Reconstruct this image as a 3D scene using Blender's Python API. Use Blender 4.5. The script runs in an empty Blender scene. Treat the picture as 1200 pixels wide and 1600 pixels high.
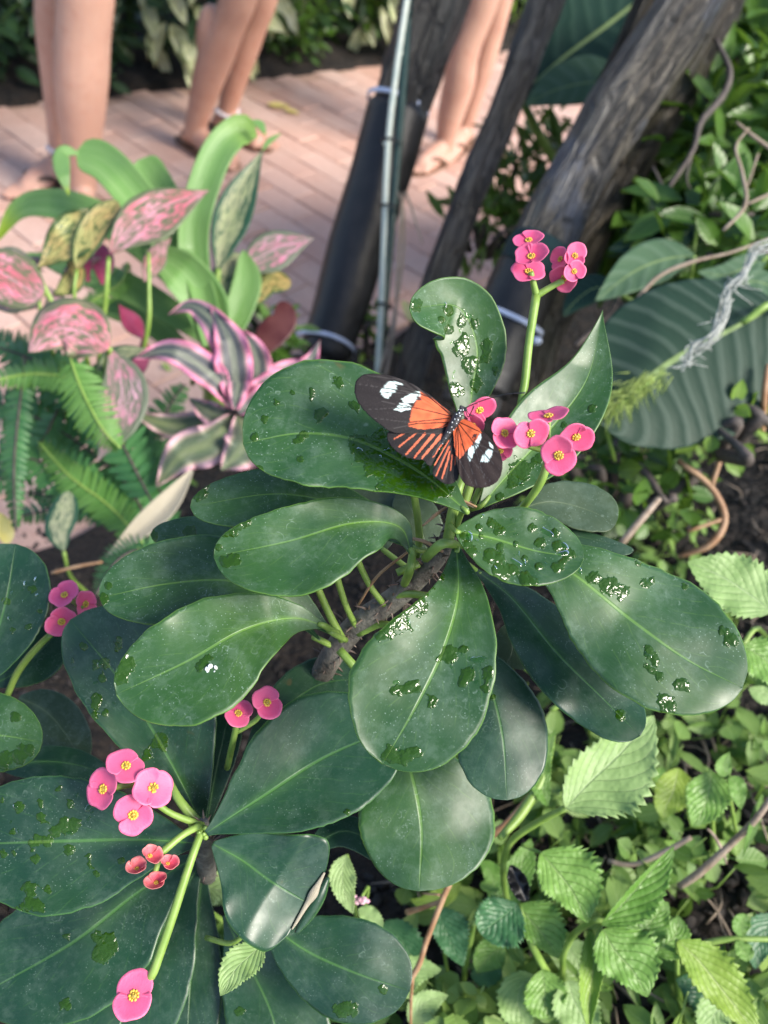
import bpy, bmesh, math, random
import numpy as np
from mathutils import Vector, Matrix, noise as mnoise

random.seed(7)
scene = bpy.context.scene
COL = scene.collection
R_ = math.radians

# ------------------------------------------------------------------ camera
CAM_H, PITCH, ROLL, F = 1.25, 48.0, 10.0, 1202.0
CAMPOS = Vector((0, 0, CAM_H))
ROT = Matrix.Rotation(R_(90 - PITCH), 3, 'X') @ Matrix.Rotation(R_(ROLL), 3, 'Z')
cd = bpy.data.cameras.new('camera')
cam = bpy.data.objects.new('camera', cd)
COL.objects.link(cam)
cam.matrix_world = Matrix.Translation(CAMPOS) @ ROT.to_4x4()
cd.sensor_fit = 'VERTICAL'
cd.sensor_height = 34.6
cd.lens = F / 1600 * 34.6
cd.clip_start = 0.01
cd.clip_end = 500
cd.dof.use_dof = True
cd.dof.focus_distance = 0.362
cd.dof.aperture_fstop = 7.4
scene.camera = cam

# ------------------------------------------------------------------ light
SUN_EL, SUN_AZ = 41.0, 112.0      # azimuth measured from +Y (away from the camera) towards +X
w = bpy.data.worlds.new('World')
scene.world = w
w.use_nodes = True
nt = w.node_tree
bg = nt.nodes['Background']
sky = nt.nodes.new('ShaderNodeTexSky')
sky.sky_type = 'NISHITA'
sky.sun_disc = False
sky.air_density = 1.0
sky.dust_density = 1.2
sky.ozone_density = 0.9
sky.sun_elevation = R_(SUN_EL)
sky.sun_rotation = R_(SUN_AZ)
nt.links.new(sky.outputs[0], bg.inputs[0])
bg.inputs[1].default_value = 0.135
sl = bpy.data.lights.new('sun', 'SUN')
sl.energy = 3.1
sl.angle = R_(22)
sl.color = (1.0, 0.93, 0.82)
sun = bpy.data.objects.new('sun', sl)
COL.objects.link(sun)
sdir = Vector((math.sin(R_(SUN_AZ)) * math.cos(R_(SUN_EL)), math.cos(R_(SUN_AZ)) * math.cos(R_(SUN_EL)), math.sin(R_(SUN_EL))))
sun.rotation_euler = sdir.to_track_quat('Z', 'Y').to_euler()
sun.location = sdir * 10
cy = scene.cycles
cy.max_bounces = 6
cy.diffuse_bounces = 3
cy.glossy_bounces = 3
cy.transmission_bounces = 5
cy.caustics_reflective = False
cy.caustics_refractive = False
vs = scene.view_settings
vs.view_transform = 'Standard'
vs.look = 'None'
vs.gamma = 1
vs.exposure = 1.1
vs.use_curve_mapping = False

# ------------------------------------------------------------------ geometry helpers
def P(px, py, d):
    """point of the place seen at pixel (px,py) of the photograph, d metres deep"""
    return CAMPOS + ROT @ (Vector(((px - 600) / F, -(py - 800) / F, -1.0)) * d)

def onz(px, py, z=0.0):
    r = ROT @ Vector(((px - 600) / F, -(py - 800) / F, -1.0))
    return CAMPOS + r * ((z - CAM_H) / r.z)

def ony(px, py, y):
    r = ROT @ Vector(((px - 600) / F, -(py - 800) / F, -1.0))
    return CAMPOS + r * (y / r.y)

def proj(p):
    q = ROT.transposed() @ (Vector(p) - CAMPOS)
    d = -q.z
    if d < 1e-4:
        return (-9999, -9999, d)
    return (600 + q.x / d * F, 800 - q.y / d * F, d)

KSL = math.cos(R_(PITCH)) / (math.sin(R_(PITCH)) * F)
SR, CR = math.sin(R_(ROLL)), math.cos(R_(ROLL))

def cat(pts, n):
    """Catmull-Rom through pts (tuples), n samples -> list of tuples, plus parameter"""
    P_ = np.array(pts, float)
    if len(P_) == 2:
        t = np.linspace(0, 1, n)[:, None]
        return P_[0] * (1 - t) + P_[1] * t
    seg = np.linalg.norm(np.diff(P_[:, :2], axis=0), axis=1)
    cum = np.concatenate([[0], np.cumsum(seg)])
    cum /= cum[-1]
    ext = np.vstack([2 * P_[0] - P_[1], P_, 2 * P_[-1] - P_[-2]])
    out = []
    for t in np.linspace(0, 1, n):
        i = min(int(np.searchsorted(cum, t, side='right') - 1), len(P_) - 2)
        i = max(i, 0)
        u = (t - cum[i]) / max(1e-9, cum[i + 1] - cum[i])
        a, b, c, d = ext[i], ext[i + 1], ext[i + 2], ext[i + 3]
        out.append(0.5 * ((2 * b) + (-a + c) * u + (2 * a - 5 * b + 4 * c - d) * u * u + (-a + 3 * b - 3 * c + d) * u ** 3))
    return np.array(out)

def link(o):
    COL.objects.link(o)
    return o

def mesh(name, V, Fc, mats=None, parent=None, uv=None, attrs=None, smooth=True, colors=None):
    me = bpy.data.meshes.new(name)
    me.from_pydata([tuple(v) for v in V], [], [tuple(f) for f in Fc])
    if smooth:
        me.polygons.foreach_set('use_smooth', [True] * len(me.polygons))
    if uv is not None:
        lay = me.uv_layers.new(name='UVMap')
        li = np.zeros(len(me.loops), dtype=np.int32)
        me.loops.foreach_get('vertex_index', li)
        lay.data.foreach_set('uv', np.array(uv, float)[li].ravel())
    for k, a in (attrs or {}).items():
        at = me.attributes.new(k, 'FLOAT', 'POINT')
        at.data.foreach_set('value', np.array(a, float).ravel())
    if colors is not None:
        at = me.color_attributes.new('pattern', 'FLOAT_COLOR', 'POINT')
        at.data.foreach_set('color', np.array(colors, float).ravel())
    for m in (mats if isinstance(mats, (list, tuple)) else [mats]):
        if m:
            me.materials.append(m)
    me.update()
    o = link(bpy.data.objects.new(name, me))
    if parent is not None:
        setpar(o, parent)
    return o

def setpar(o, parent):
    o.parent = parent
    if parent.type == 'EMPTY':
        o.matrix_parent_inverse = Matrix.Translation(-Vector(parent.location))

def thing(name, label, category, loc=(0, 0, 0), group=None):
    o = link(bpy.data.objects.new(name, None))
    o.location = loc
    o.empty_display_size = 0.02
    o['label'] = label
    o['category'] = category
    if group:
        o['group'] = group
    return o

def tag(o, label, category, group=None, kind=None):
    if label:
        o['label'] = label
    if category:
        o['category'] = category
    if group:
        o['group'] = group
    if kind:
        o['kind'] = kind
    return o

class MB:
    def __init__(s):
        s.V, s.F, s.UV, s.A = [], [], [], []
    def add(s, V, Fc, uv=None, rnd=None):
        b = len(s.V)
        s.V += [tuple(v) for v in V]
        s.F += [tuple(i + b for i in f) for f in Fc]
        s.UV += [tuple(x) for x in uv] if uv is not None else [(0.5, 0.5)] * len(V)
        s.A += [random.random() if rnd is None else rnd] * len(V)
    def build(s, name, mat, parent=None, smooth=True):
        return mesh(name, s.V, s.F, mat, parent, uv=s.UV, attrs={'rnd': s.A}, smooth=smooth)

def tube_geo(pts, rad, sides=8, n=None, wob=0.0, seed=0, cap=True):
    """pts: 3D points, rad: radius list"""
    arr = np.array([tuple(p) + (r,) for p, r in zip(pts, rad)], float)
    if n is None:
        n = max(2, (len(arr) - 1) * 5)
    if len(arr) == 2:
        t = np.linspace(0, 1, n)[:, None]
        S = arr[0] * (1 - t) + arr[1] * t
    else:
        ext = np.vstack([2 * arr[0] - arr[1], arr, 2 * arr[-1] - arr[-2]])
        S = []
        for t in np.linspace(0, len(arr) - 1, n):
            i = min(int(t), len(arr) - 2)
            u = t - i
            a, b, c, d = ext[i], ext[i + 1], ext[i + 2], ext[i + 3]
            S.append(0.5 * ((2 * b) + (-a + c) * u + (2 * a - 5 * b + 4 * c - d) * u * u + (-a + 3 * b - 3 * c + d) * u ** 3))
        S = np.array(S)
    V, Fc, UV = [], [], []
    T0 = Vector(S[1][:3] - S[0][:3]).normalized()
    up = Vector((0, 0, 1)) if abs(T0.z) < 0.9 else Vector((1, 0, 0))
    N = T0.cross(up).normalized()
    L = 0
    for k in range(n):
        a, b = S[max(0, k - 1)][:3], S[min(n - 1, k + 1)][:3]
        T = Vector(b - a)
        if T.length < 1e-9:
            T = T0
        T.normalize()
        N = (N - T * N.dot(T)).normalized()
        B = T.cross(N)
        if k:
            L += float(np.linalg.norm(S[k][:3] - S[k - 1][:3]))
        r = max(1e-5, S[k][3])
        for j in range(sides):
            an = 2 * math.pi * j / sides
            rr = r
            if wob:
                q = Vector((math.cos(an) * 1.3 + seed, math.sin(an) * 1.3, L * 6))
                rr = r * (1 + wob * mnoise.noise(q) + wob * 0.6 * mnoise.noise(q * 2.7) + wob * .35 * mnoise.noise(Vector((math.cos(an) * 6 + seed, math.sin(an) * 6, L * 5))))
            V.append(Vector(S[k][:3]) + (N * math.cos(an) + B * math.sin(an)) * rr)
            UV.append((j / sides, L))
    for k in range(n - 1):
        for j in range(sides):
            j2 = (j + 1) % sides
            Fc.append((k * sides + j, k * sides + j2, (k + 1) * sides + j2, (k + 1) * sides + j))
    if cap:
        Fc.append(tuple(range(sides - 1, -1, -1)))
        Fc.append(tuple((n - 1) * sides + j for j in range(sides)))
    return V, Fc, UV

def tube(name, pts, rad, mat, parent=None, sides=8, n=None, wob=0, seed=0):
    V, Fc, UV = tube_geo(pts, rad, sides, n, wob, seed)
    return mesh(name, V, Fc, mat, parent, uv=UV)

def pxtube(name, pts, mat, parent=None, sides=8, wob=0):
    """pts: (px,py,d,radius_px)"""
    return tube(name, [P(a, b, c) for a, b, c, r in pts], [r * c / F for a, b, c, r in pts], mat, parent, sides, wob=wob)

def ball_geo(c, rx, ry=None, rz=None, seg=10, rings=7, M=None):
    ry = ry or rx
    rz = rz or rx
    V, Fc = [], []
    M = M or Matrix.Identity(3)
    c = Vector(c)
    for i in range(rings + 1):
        th = math.pi * i / rings
        for j in range(seg):
            ph = 2 * math.pi * j / seg
            V.append(c + M @ Vector((rx * math.sin(th) * math.cos(ph), ry * math.sin(th) * math.sin(ph), rz * math.cos(th))))
    for i in range(rings):
        for j in range(seg):
            j2 = (j + 1) % seg
            Fc.append((i * seg + j, i * seg + j2, (i + 1) * seg + j2, (i + 1) * seg + j))
    return V, Fc

# ------------------------------------------------------------------ materials
def newmat(name):
    m = bpy.data.materials.new(name)
    m.use_nodes = True
    nt = m.node_tree
    return m, nt, nt.nodes['Principled BSDF'], nt.nodes['Material Output']

class NT:
    def __init__(s, nt):
        s.nt = nt
    def n(s, typ, **kw):
        nd = s.nt.nodes.new(typ)
        for k, v in kw.items():
            setattr(nd, k, v)
        return nd
    def put(s, sock, v):
        if v is None:
            return
        if hasattr(v, 'is_output'):
            s.nt.links.new(v, sock)
        else:
            if sock.type == 'RGBA' and not isinstance(v, (int, float)) and len(v) == 3:
                v = tuple(v) + (1,)
            sock.default_value = v
    def math(s, op, a, b=None, c=None, clamp=False):
        nd = s.n('ShaderNodeMath', operation=op, use_clamp=clamp)
        s.put(nd.inputs[0], a)
        s.put(nd.inputs[1], b)
        s.put(nd.inputs[2], c)
        return nd.outputs[0]
    def step(s, v, lo, hi, a=0.0, b=1.0):
        nd = s.n('ShaderNodeMapRange', interpolation_type='SMOOTHSTEP')
        s.put(nd.inputs[0], v)
        for i, x in enumerate((lo, hi, a, b)):
            s.put(nd.inputs[i + 1], x)
        return nd.outputs[0]
    def mix(s, f, a, b):
        nd = s.n('ShaderNodeMix', data_type='RGBA')
        s.put(nd.inputs[0], f)
        s.put(nd.inputs[6], a)
        s.put(nd.inputs[7], b)
        return nd.outputs[2]
    def noise(s, scale, vec=None, detail=3, rough=.55, dist=0, out=0):
        nd = s.n('ShaderNodeTexNoise')
        s.put(nd.inputs['Vector'], vec)
        nd.inputs['Scale'].default_value = scale
        nd.inputs['Detail'].default_value = detail
        nd.inputs['Roughness'].default_value = rough
        nd.inputs['Distortion'].default_value = dist
        return nd.outputs[out]
    def vor(s, scale, vec=None, feature='F1', rnd=1.0):
        nd = s.n('ShaderNodeTexVoronoi', feature=feature)
        s.put(nd.inputs['Vector'], vec)
        nd.inputs['Scale'].default_value = scale
        nd.inputs['Randomness'].default_value = rnd
        return nd.outputs['Distance']
    def obj(s):
        return s.n('ShaderNodeTexCoord').outputs['Object']
    def uv(s):
        nd = s.n('ShaderNodeUVMap')
        sp = s.n('ShaderNodeSeparateXYZ')
        s.nt.links.new(nd.outputs[0], sp.inputs[0])
        return nd.outputs[0], sp.outputs[0], sp.outputs[1]
    def attr(s, name, out='Fac'):
        return s.n('ShaderNodeAttribute', attribute_name=name).outputs[out]
    def rnd(s):
        return s.n('ShaderNodeObjectInfo').outputs['Random']
    def bump(s, h, strength=.3, dist=.001, normal=None):
        nd = s.n('ShaderNodeBump')
        nd.inputs['Strength'].default_value = strength
        nd.inputs['Distance'].default_value = dist
        s.put(nd.inputs['Height'], h)
        s.put(nd.inputs['Normal'], normal)
        return nd.outputs[0]
    def math_vec(s, vec, r):
        nd = s.n('ShaderNodeVectorMath', operation='ADD')
        s.put(nd.inputs[0], vec)
        cb = s.n('ShaderNodeCombineXYZ')
        s.put(cb.inputs[2], s.math('MULTIPLY', r, 37.0))
        s.nt.links.new(cb.outputs[0], nd.inputs[1])
        return nd.outputs[0]
    def scalev(s, vec, sx, sy, sz=1):
        nd = s.n('ShaderNodeMapping')
        s.put(nd.inputs[0], vec)
        nd.inputs['Scale'].default_value = (sx, sy, sz)
        return nd.outputs[0]

def translucent(N, b, out, color, fac):
    t = N.n('ShaderNodeBsdfTranslucent')
    N.put(t.inputs[0], color)
    mx = N.n('ShaderNodeMixShader')
    N.put(mx.inputs[0], fac)
    N.nt.links.new(b.outputs[0], mx.inputs[1])
    N.nt.links.new(t.outputs[0], mx.inputs[2])
    N.nt.links.new(mx.outputs[0], out.inputs['Surface'])

def mat_euphorbia(name, c1, c2, vein, dust=.5, tr=.12, rg0=.27):
    m, nt, b, out = newmat(name)
    N = NT(nt)
    oc = N.obj()
    uvv, u, v = N.uv()
    mm = N.math('ABSOLUTE', N.math('SUBTRACT', u, .5))
    big = N.noise(22, oc, 3)
    fine = N.noise(160, oc, 2)
    col = N.mix(N.step(big, .35, .68), c1, c2)
    col = N.mix(N.step(N.noise(13, oc, 3, .6), .46, .70, 0, .45), col, (c2[0] * 1.45, c2[1] * 1.12, c2[2] * .45))
    # broad vein zone and thin midrib
    s_ = N.math('SUBTRACT', N.math('MULTIPLY', v, 9.0), N.math('MULTIPLY', mm, 9.0))
    sv = N.math('ABSOLUTE', N.math('SINE', N.math('MULTIPLY', N.math('ADD', s_, N.math('MULTIPLY', big, 1.6)), math.pi)))
    svm = N.math('MULTIPLY', N.math('MULTIPLY', N.step(sv, .22, .0), N.step(fine, .40, .60)), .18)
    col = N.mix(svm, col, vein)
    wdt = N.math('MULTIPLY_ADD', v, -.02, .028)
    rib = N.step(N.math('DIVIDE', mm, wdt), 1.0, .35)
    ribf = N.math('MULTIPLY', rib, N.math('MULTIPLY_ADD', v, -.5, .85))
    halo = N.math('MULTIPLY', N.step(mm, .12, .0), N.step(v, .75, .1, .0, .35))
    col = N.mix(halo, col, vein)
    col = N.mix(ribf, col, vein)
    # water-mark dust
    v1 = N.vor(170, oc)
    ring = N.math('MULTIPLY', N.step(N.math('ABSOLUTE', N.math('SUBTRACT', v1, N.math('MULTIPLY_ADD', fine, .7, .02))), .06, .0), N.step(N.noise(40, oc, 3), .52, .66))
    ring = N.math('MULTIPLY', ring, N.step(N.noise(300, oc, 2), .45, .62))
    spk = N.step(N.math('ADD', N.vor(640, oc), N.math('MULTIPLY', N.noise(900, oc, 2), .3)), .36, .22)
    spk = N.math('MULTIPLY', spk, N.step(N.noise(48, oc, 3), .43, .60))
    haze = N.math('ADD', N.math('MULTIPLY', N.step(N.noise(95, oc, 5, .78), .46, .66), .55), N.step(N.noise(34, oc, 5, .75), .42, .66, .05, .30))
    strk = N.step(N.noise(6, N.scalev(uvv, 22, 2.2), 2, .7), .5, .75)
    haze = N.math('ADD', haze, N.math('MULTIPLY', strk, .25))
    dm = N.math('ADD', N.math('MULTIPLY', haze, .29), N.math('ADD', N.math('MULTIPLY', ring, .50), N.math('MULTIPLY', spk, .85)), clamp=True)
    dm = N.math('MULTIPLY', dm, dust)
    # wet
    wa = N.attr('wet')
    wn = N.noise(240, oc, 2, .55, .4)
    wsum = N.math('ADD', wa, N.math('MULTIPLY', N.math('SUBTRACT', wn, .5), .85))
    wet = N.step(wsum, .46, .53)
    dm = N.math('MULTIPLY', dm, N.math('SUBTRACT', 1.0, wet))
    col = N.mix(dm, col, (.33, .45, .37))
    wc = N.mix(ribf, (.021, .064, .002), (.10, .19, .03))
    col = N.mix(N.math('MULTIPLY', wet, .92), col, wc)
    br = N.math('MULTIPLY', N.step(N.noise(38, oc, 3, .7), .70, .76), .55)
    col = N.mix(br, col, (.11, .085, .03))
    # thin pale rim
    rim = N.math('MULTIPLY', N.step(mm, .485, .5), .55)
    col = N.mix(rim, col, vein)
    N.put(b.inputs['Base Color'], col)
    rg = N.math('MULTIPLY_ADD', N.math('SUBTRACT', 1.0, wet), N.math('MULTIPLY_ADD', fine, .20, rg0), .05)
    N.put(b.inputs['Roughness'], rg)
    b.inputs['IOR'].default_value = 1.5
    hgt = N.math('ADD', N.math('MULTIPLY', N.step(wsum, .44, .85), .75), N.math('MULTIPLY', N.math('SUBTRACT', 1.0, wet), N.math('MULTIPLY', fine, .12)))
    hgt = N.math('ADD', hgt, N.math('MULTIPLY', N.math('MULTIPLY', wet, N.noise(280, oc, 1)), .9))
    hgt = N.math('SUBTRACT', hgt, N.math('MULTIPLY', rib, .3))
    N.put(b.inputs['Normal'], N.bump(hgt, .8, .0007))
    translucent(N, b, out, N.mix(.5, col, (.10, .28, .02)), tr)
    return m

def mat_leaf(name, c1, c2, vein, veins=9, slope=5, veinw=.18, tr=.3, rough=.4, bump=.5, rib=.03, bd=.0015, mott=14, usernd=False, quilt=0):
    m, nt, b, out = newmat(name)
    N = NT(nt)
    oc = N.obj()
    uvv, u, v = N.uv()
    mm = N.math('ABSOLUTE', N.math('SUBTRACT', u, .5))
    f = N.step(N.noise(mott, oc, 3), .3, .7)
    r = N.attr('rnd') if usernd else N.rnd()
    f = N.math('ADD', N.math('MULTIPLY', f, .55), N.math('MULTIPLY', r, .55), clamp=True)
    col = N.mix(f, c1, c2)
    s_ = N.math('SUBTRACT', N.math('MULTIPLY', v, float(veins)), N.math('MULTIPLY', mm, float(slope)))
    sv = N.math('ABSOLUTE', N.math('SINE', N.math('MULTIPLY', s_, math.pi)))
    vm = N.step(sv, veinw, 0)
    rb = N.step(mm, rib, rib * .3)
    col = N.mix(N.math('MULTIPLY', vm, .35), col, vein)
    col = N.mix(N.math('MULTIPLY', rb, .8), col, vein)
    N.put(b.inputs['Base Color'], col)
    N.put(b.inputs['Roughness'], N.math('MULTIPLY_ADD', N.noise(90, oc, 2), .25, rough - .12))
    h = N.math('MULTIPLY', N.math('MAXIMUM', vm, rb), -1.0)
    h = N.math('ADD', h, N.math('MULTIPLY', sv, .35))
    if quilt:
        h = N.math('ADD', h, N.math('MULTIPLY', N.vor(quilt, oc, 'SMOOTH_F1'), -.9))
    N.put(b.inputs['Normal'], N.bump(h, bump, bd))
    translucent(N, b, out, N.mix(.35, col, (.25, .42, .04)), tr)
    return m

def mat_pink(name, pink, green, base_green=.35, margin=.36, scale=26):
    m, nt, b, out = newmat(name)
    N = NT(nt)
    oc = N.obj()
    uvv, u, v = N.uv()
    mm = N.math('ABSOLUTE', N.math('SUBTRACT', u, .5))
    st = N.noise(6, N.scalev(N.math_vec(uvv, N.rnd()), 2.2, 1.1), 6, .68, 1.2)
    s_ = N.math('SUBTRACT', N.math('MULTIPLY', v, 8.0), N.math('MULTIPLY', mm, 9.0))
    sv = N.math('ABSOLUTE', N.math('SINE', N.math('MULTIPLY', N.math('ADD', s_, N.math('MULTIPLY', st, .8)), math.pi)))
    g = N.math('ADD', N.step(N.math('ADD', mm, N.math('MULTIPLY', N.math('SUBTRACT', st, .5), .22)), margin, margin + .07),
               N.math('MULTIPLY', N.step(sv, .30, .05), N.step(st, .4, .6, .15, .85)), clamp=True)
    g = N.math('MAXIMUM', g, N.step(st, 1 - base_green, 1.06 - base_green))
    pk = N.mix(N.step(N.noise(scale, oc, 3), .35, .65), pink[0], pink[1])
    col = N.mix(g, pk, green)
    rb = N.step(mm, .03, .01)
    col = N.mix(N.math('MULTIPLY', rb, .7), col, pink[1])
    N.put(b.inputs['Base Color'], col)
    b.inputs['Roughness'].default_value = .38
    N.put(b.inputs['Normal'], N.bump(sv, .3, .002))
    translucent(N, b, out, col, .25)
    return m

def mat_earthstar(name):
    m, nt, b, out = newmat(name)
    N = NT(nt)
    oc = N.obj()
    uvv, u, v = N.uv()
    mm = N.math('ADD', N.math('MULTIPLY', N.math('ABSOLUTE', N.math('SUBTRACT', u, .5)), 2.0), N.math('MULTIPLY', N.math('SUBTRACT', N.noise(60, oc, 2), .5), .16))
    cr = N.n('ShaderNodeValToRGB')
    N.put(cr.inputs[0], mm)
    e = cr.color_ramp.elements
    e[0].position, e[0].color = 0.0, (.10, .12, .10, 1)
    e[1].position, e[1].color = 1.0, (.72, .22, .36, 1)
    for p_, c in ((.1, (.22, .25, .17)), (.2, (.06, .07, .075)), (.48, (.05, .06, .07)), (.6, (.28, .20, .19)), (.74, (.66, .25, .40))):
        k = e.new(p_)
        k.color = c + (1,)
    gre = N.n('ShaderNodeValToRGB')
    N.put(gre.inputs[0], mm)
    e = gre.color_ramp.elements
    e[0].position, e[0].color = 0.0, (.17, .22, .08, 1)
    e[1].position, e[1].color = 1.0, (.62, .38, .42, 1)
    for p_, c in ((.3, (.09, .14, .06)), (.5, (.08, .12, .06)), (.62, (.24, .26, .14)), (.8, (.58, .40, .42))):
        k = e.new(p_)
        k.color = c + (1,)
    col = N.mix(N.attr('tone'), cr.outputs[0], gre.outputs[0])
    streak = N.noise(5, N.scalev(uvv, 16, 1.2), 3)
    col = N.mix(N.math('MULTIPLY', N.step(streak, .45, .7), .3), col, (.42, .36, .36))
    N.put(b.inputs['Base Color'], col)
    b.inputs['Roughness'].default_value = .42
    N.put(b.inputs['Normal'], N.bump(streak, .25, .002))
    translucent(N, b, out, col, .2)
    return m

def mat_strap(name, c1, c2):
    m, nt, b, out = newmat(name)
    N = NT(nt)
    uvv, u, v = N.uv()
    st = N.noise(4, N.scalev(uvv, 12, .5), 4, .6)
    col = N.mix(N.step(st, .3, .7), c1, c2)
    tip = N.step(N.math('ADD', v, N.math('MULTIPLY', N.math('SUBTRACT', st, .5), .2)), .80, .97)
    col = N.mix(N.math('MULTIPLY', tip, N.attr('tone')), col, (.30, .42, .02))
    N.put(b.inputs['Base Color'], col)
    b.inputs['Roughness'].default_value = .33
    N.put(b.inputs['Normal'], N.bump(N.noise(4, N.scalev(uvv, 30, .4), 2), .35, .002))
    translucent(N, b, out, N.mix(.3, col, (.3, .5, .03)), .32)
    return m

def mat_ribbed(name, c1, c2, ribs=34):
    m, nt, b, out = newmat(name)
    N = NT(nt)
    oc = N.obj()
    uvv, u, v = N.uv()
    mm = N.math('ABSOLUTE', N.math('SUBTRACT', u, .5))
    ph = N.math('ADD', N.math('SUBTRACT', N.math('MULTIPLY', v, float(ribs)), N.math('MULTIPLY', N.math('POWER', mm, 1.4), ribs * .4)), N.math('MULTIPLY', N.noise(9, oc, 2), 2.2))
    s_ = N.math('SINE', N.math('MULTIPLY', ph, math.pi))
    st = N.noise(5, N.scalev(uvv, 1.2, 9), 3)
    col = N.mix(N.math('MULTIPLY', N.step(N.math('MULTIPLY', s_, N.math('ADD', st, .3)), .1, .7), .38), c1, c2)
    rb = N.step(mm, .022, .012)
    col = N.mix(rb, col, (.20, .28, .11))
    N.put(b.inputs['Base Color'], col)
    N.put(b.inputs['Roughness'], N.math('MULTIPLY_ADD', st, .2, .42))
    b.inputs['Specular IOR Level'].default_value = .16
    N.put(b.inputs['Normal'], N.bump(N.math('ADD', N.math('MULTIPLY', s_, st), N.math('MULTIPLY', rb, 2.0)), .35, .0022))
    translucent(N, b, out, N.mix(.4, col, (.12, .26, .05)), .1)
    return m

def mat_plain(name, c1, c2=None, scale=40, rough=.5, bump=0, bd=.002, sub=0, tr=0, uvs=None, metallic=0):
    m, nt, b, out = newmat(name)
    N = NT(nt)
    vec = N.scalev(N.uv()[0], *uvs) if uvs else N.obj()
    nz = N.noise(scale, vec, 5, .62)
    col = N.mix(N.step(nz, .32, .68), c1, c2 or c1)
    N.put(b.inputs['Base Color'], col)
    N.put(b.inputs['Roughness'], N.math('MULTIPLY_ADD', nz, .2, rough - .1))
    b.inputs['Metallic'].default_value = metallic
    if bump:
        N.put(b.inputs['Normal'], N.bump(nz, bump, bd))
    if sub:
        b.inputs['Subsurface Weight'].default_value = sub
        b.inputs['Subsurface Radius'].default_value = (.02, .008, .004)
    if tr:
        translucent(N, b, out, col, tr)
    return m

def mat_bark(name, c1, c2, c3, sc=1.0, spec=.5):
    m, nt, b, out = newmat(name)
    N = NT(nt)
    oc = N.obj()
    uvv, u, v = N.uv()
    fib = N.noise(3.0, N.scalev(uvv, 6, 4.5 * sc), 8, .74, .7)
    big = N.noise(7, oc, 4, .6)
    fine = N.noise(60, oc, 5, .7)
    col = N.mix(N.step(fib, .42, .60), c1, c2)
    col = N.mix(N.math('MULTIPLY', N.step(big, .48, .62), N.step(fib, .35, .55, .3, .9)), col, c3)
    ck = N.vor(3.0, N.scalev(N.math_vec(uvv, N.math('MULTIPLY', fib, .004)), 5, 3.2 * sc), 'DISTANCE_TO_EDGE')
    crack = N.math('MULTIPLY', N.step(ck, .09, .0), N.step(fine, .35, .6, .3, 1))
    col = N.mix(N.math('MULTIPLY', crack, .75), col, c1)
    col = N.mix(N.math('MULTIPLY', N.step(fine, .58, .72), .4), col, (.24, .23, .21))
    N.put(b.inputs['Base Color'], col)
    N.put(b.inputs['Roughness'], N.math('MULTIPLY_ADD', fib, .35, .28))
    b.inputs['Specular IOR Level'].default_value = spec
    h = N.math('SUBTRACT', N.math('ADD', fib, N.math('MULTIPLY', fine, .35)), N.math('MULTIPLY', crack, .5))
    N.put(b.inputs['Normal'], N.bump(h, 1.0, .03))
    return m

def mat_brick(name):
    m, nt, b, out = newmat(name)
    N = NT(nt)
    oc = N.obj()
    g = N.n('ShaderNodeNewGeometry').outputs['Position']
    r = N.rnd()
    r2 = N.math('FRACT', N.math('MULTIPLY', N.math('ADD', r, N.attr('rnd')), 7.31))
    col = N.mix(r2, (.54, .32, .25), (.61, .41, .34))
    col = N.mix(N.step(N.noise(5, g, 4), .35, .7, 0, .55), col, (.56, .42, .36))
    col = N.mix(N.step(N.noise(70, g, 4), .5, .72, 0, .4), col, (.36, .18, .13))
    col = N.mix(N.step(N.noise(2.6, g, 5, .65), .42, .72, 0, .5), col, (.42, .26, .20))
    N.put(b.inputs['Base Color'], col)
    N.put(b.inputs['Roughness'], N.math('MULTIPLY_ADD', N.noise(20, g, 3), .3, .5))
    N.put(b.inputs['Normal'], N.bump(N.noise(120, g, 4), .4, .003))
    return m

def mat_petal(name, c1, c2, c3):
    m, nt, b, out = newmat(name)
    N = NT(nt)
    uvv, u, v = N.uv()         # u angle, v radius
    nz = N.noise(5, N.scalev(uvv, 9, 1.2), 3)
    col = N.mix(N.step(v, .0, .55), c3, c1)
    col = N.mix(N.step(v, .72, 1.0, 0, .6), col, c2)
    col = N.mix(N.step(nz, .48, .72, 0, .45), col, c3)
    col = N.mix(N.math('MULTIPLY', N.rnd(), .35), col, c2)
    N.put(b.inputs['Base Color'], col)
    b.inputs['Roughness'].default_value = .45
    N.put(b.inputs['Normal'], N.bump(nz, .25, .001))
    translucent(N, b, out, col, .3)
    return m

def mat_skin(name, c1, c2):
    m, nt, b, out = newmat(name)
    N = NT(nt)
    oc = N.obj()
    col = N.mix(N.step(N.noise(9, oc, 4), .3, .7), c1, c2)
    col = N.mix(N.step(N.noise(22, oc, 4, .7), .5, .72, 0, .4), col, (c1[0] * .85, c1[1] * .66, c1[2] * .62))
    N.put(b.inputs['Base Color'], col)
    b.inputs['Roughness'].default_value = .42
    b.inputs['Subsurface Weight'].default_value = .25
    b.inputs['Subsurface Radius'].default_value = (.012, .005, .003)
    b.inputs['Subsurface Scale'].default_value = 1
    N.put(b.inputs['Normal'], N.bump(N.noise(180, oc, 3), .15, .002))
    return m

def mat_soil(name):
    m, nt, b, out = newmat(name)
    N = NT(nt)
    oc = N.obj()
    n1 = N.noise(26, oc, 6, .7)
    v = N.vor(70, oc)
    col = N.mix(N.step(n1, .35, .7), (.005, .004, .0035), (.030, .020, .014))
    col = N.mix(N.step(v, .25, .05, 0, .35), col, (.05, .034, .024))
    N.put(b.inputs['Base Color'], col)
    b.inputs['Roughness'].default_value = .85
    N.put(b.inputs['Normal'], N.bump(N.math('ADD', n1, N.math('MULTIPLY', v, -.6)), 1.0, .03))
    return m

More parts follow.
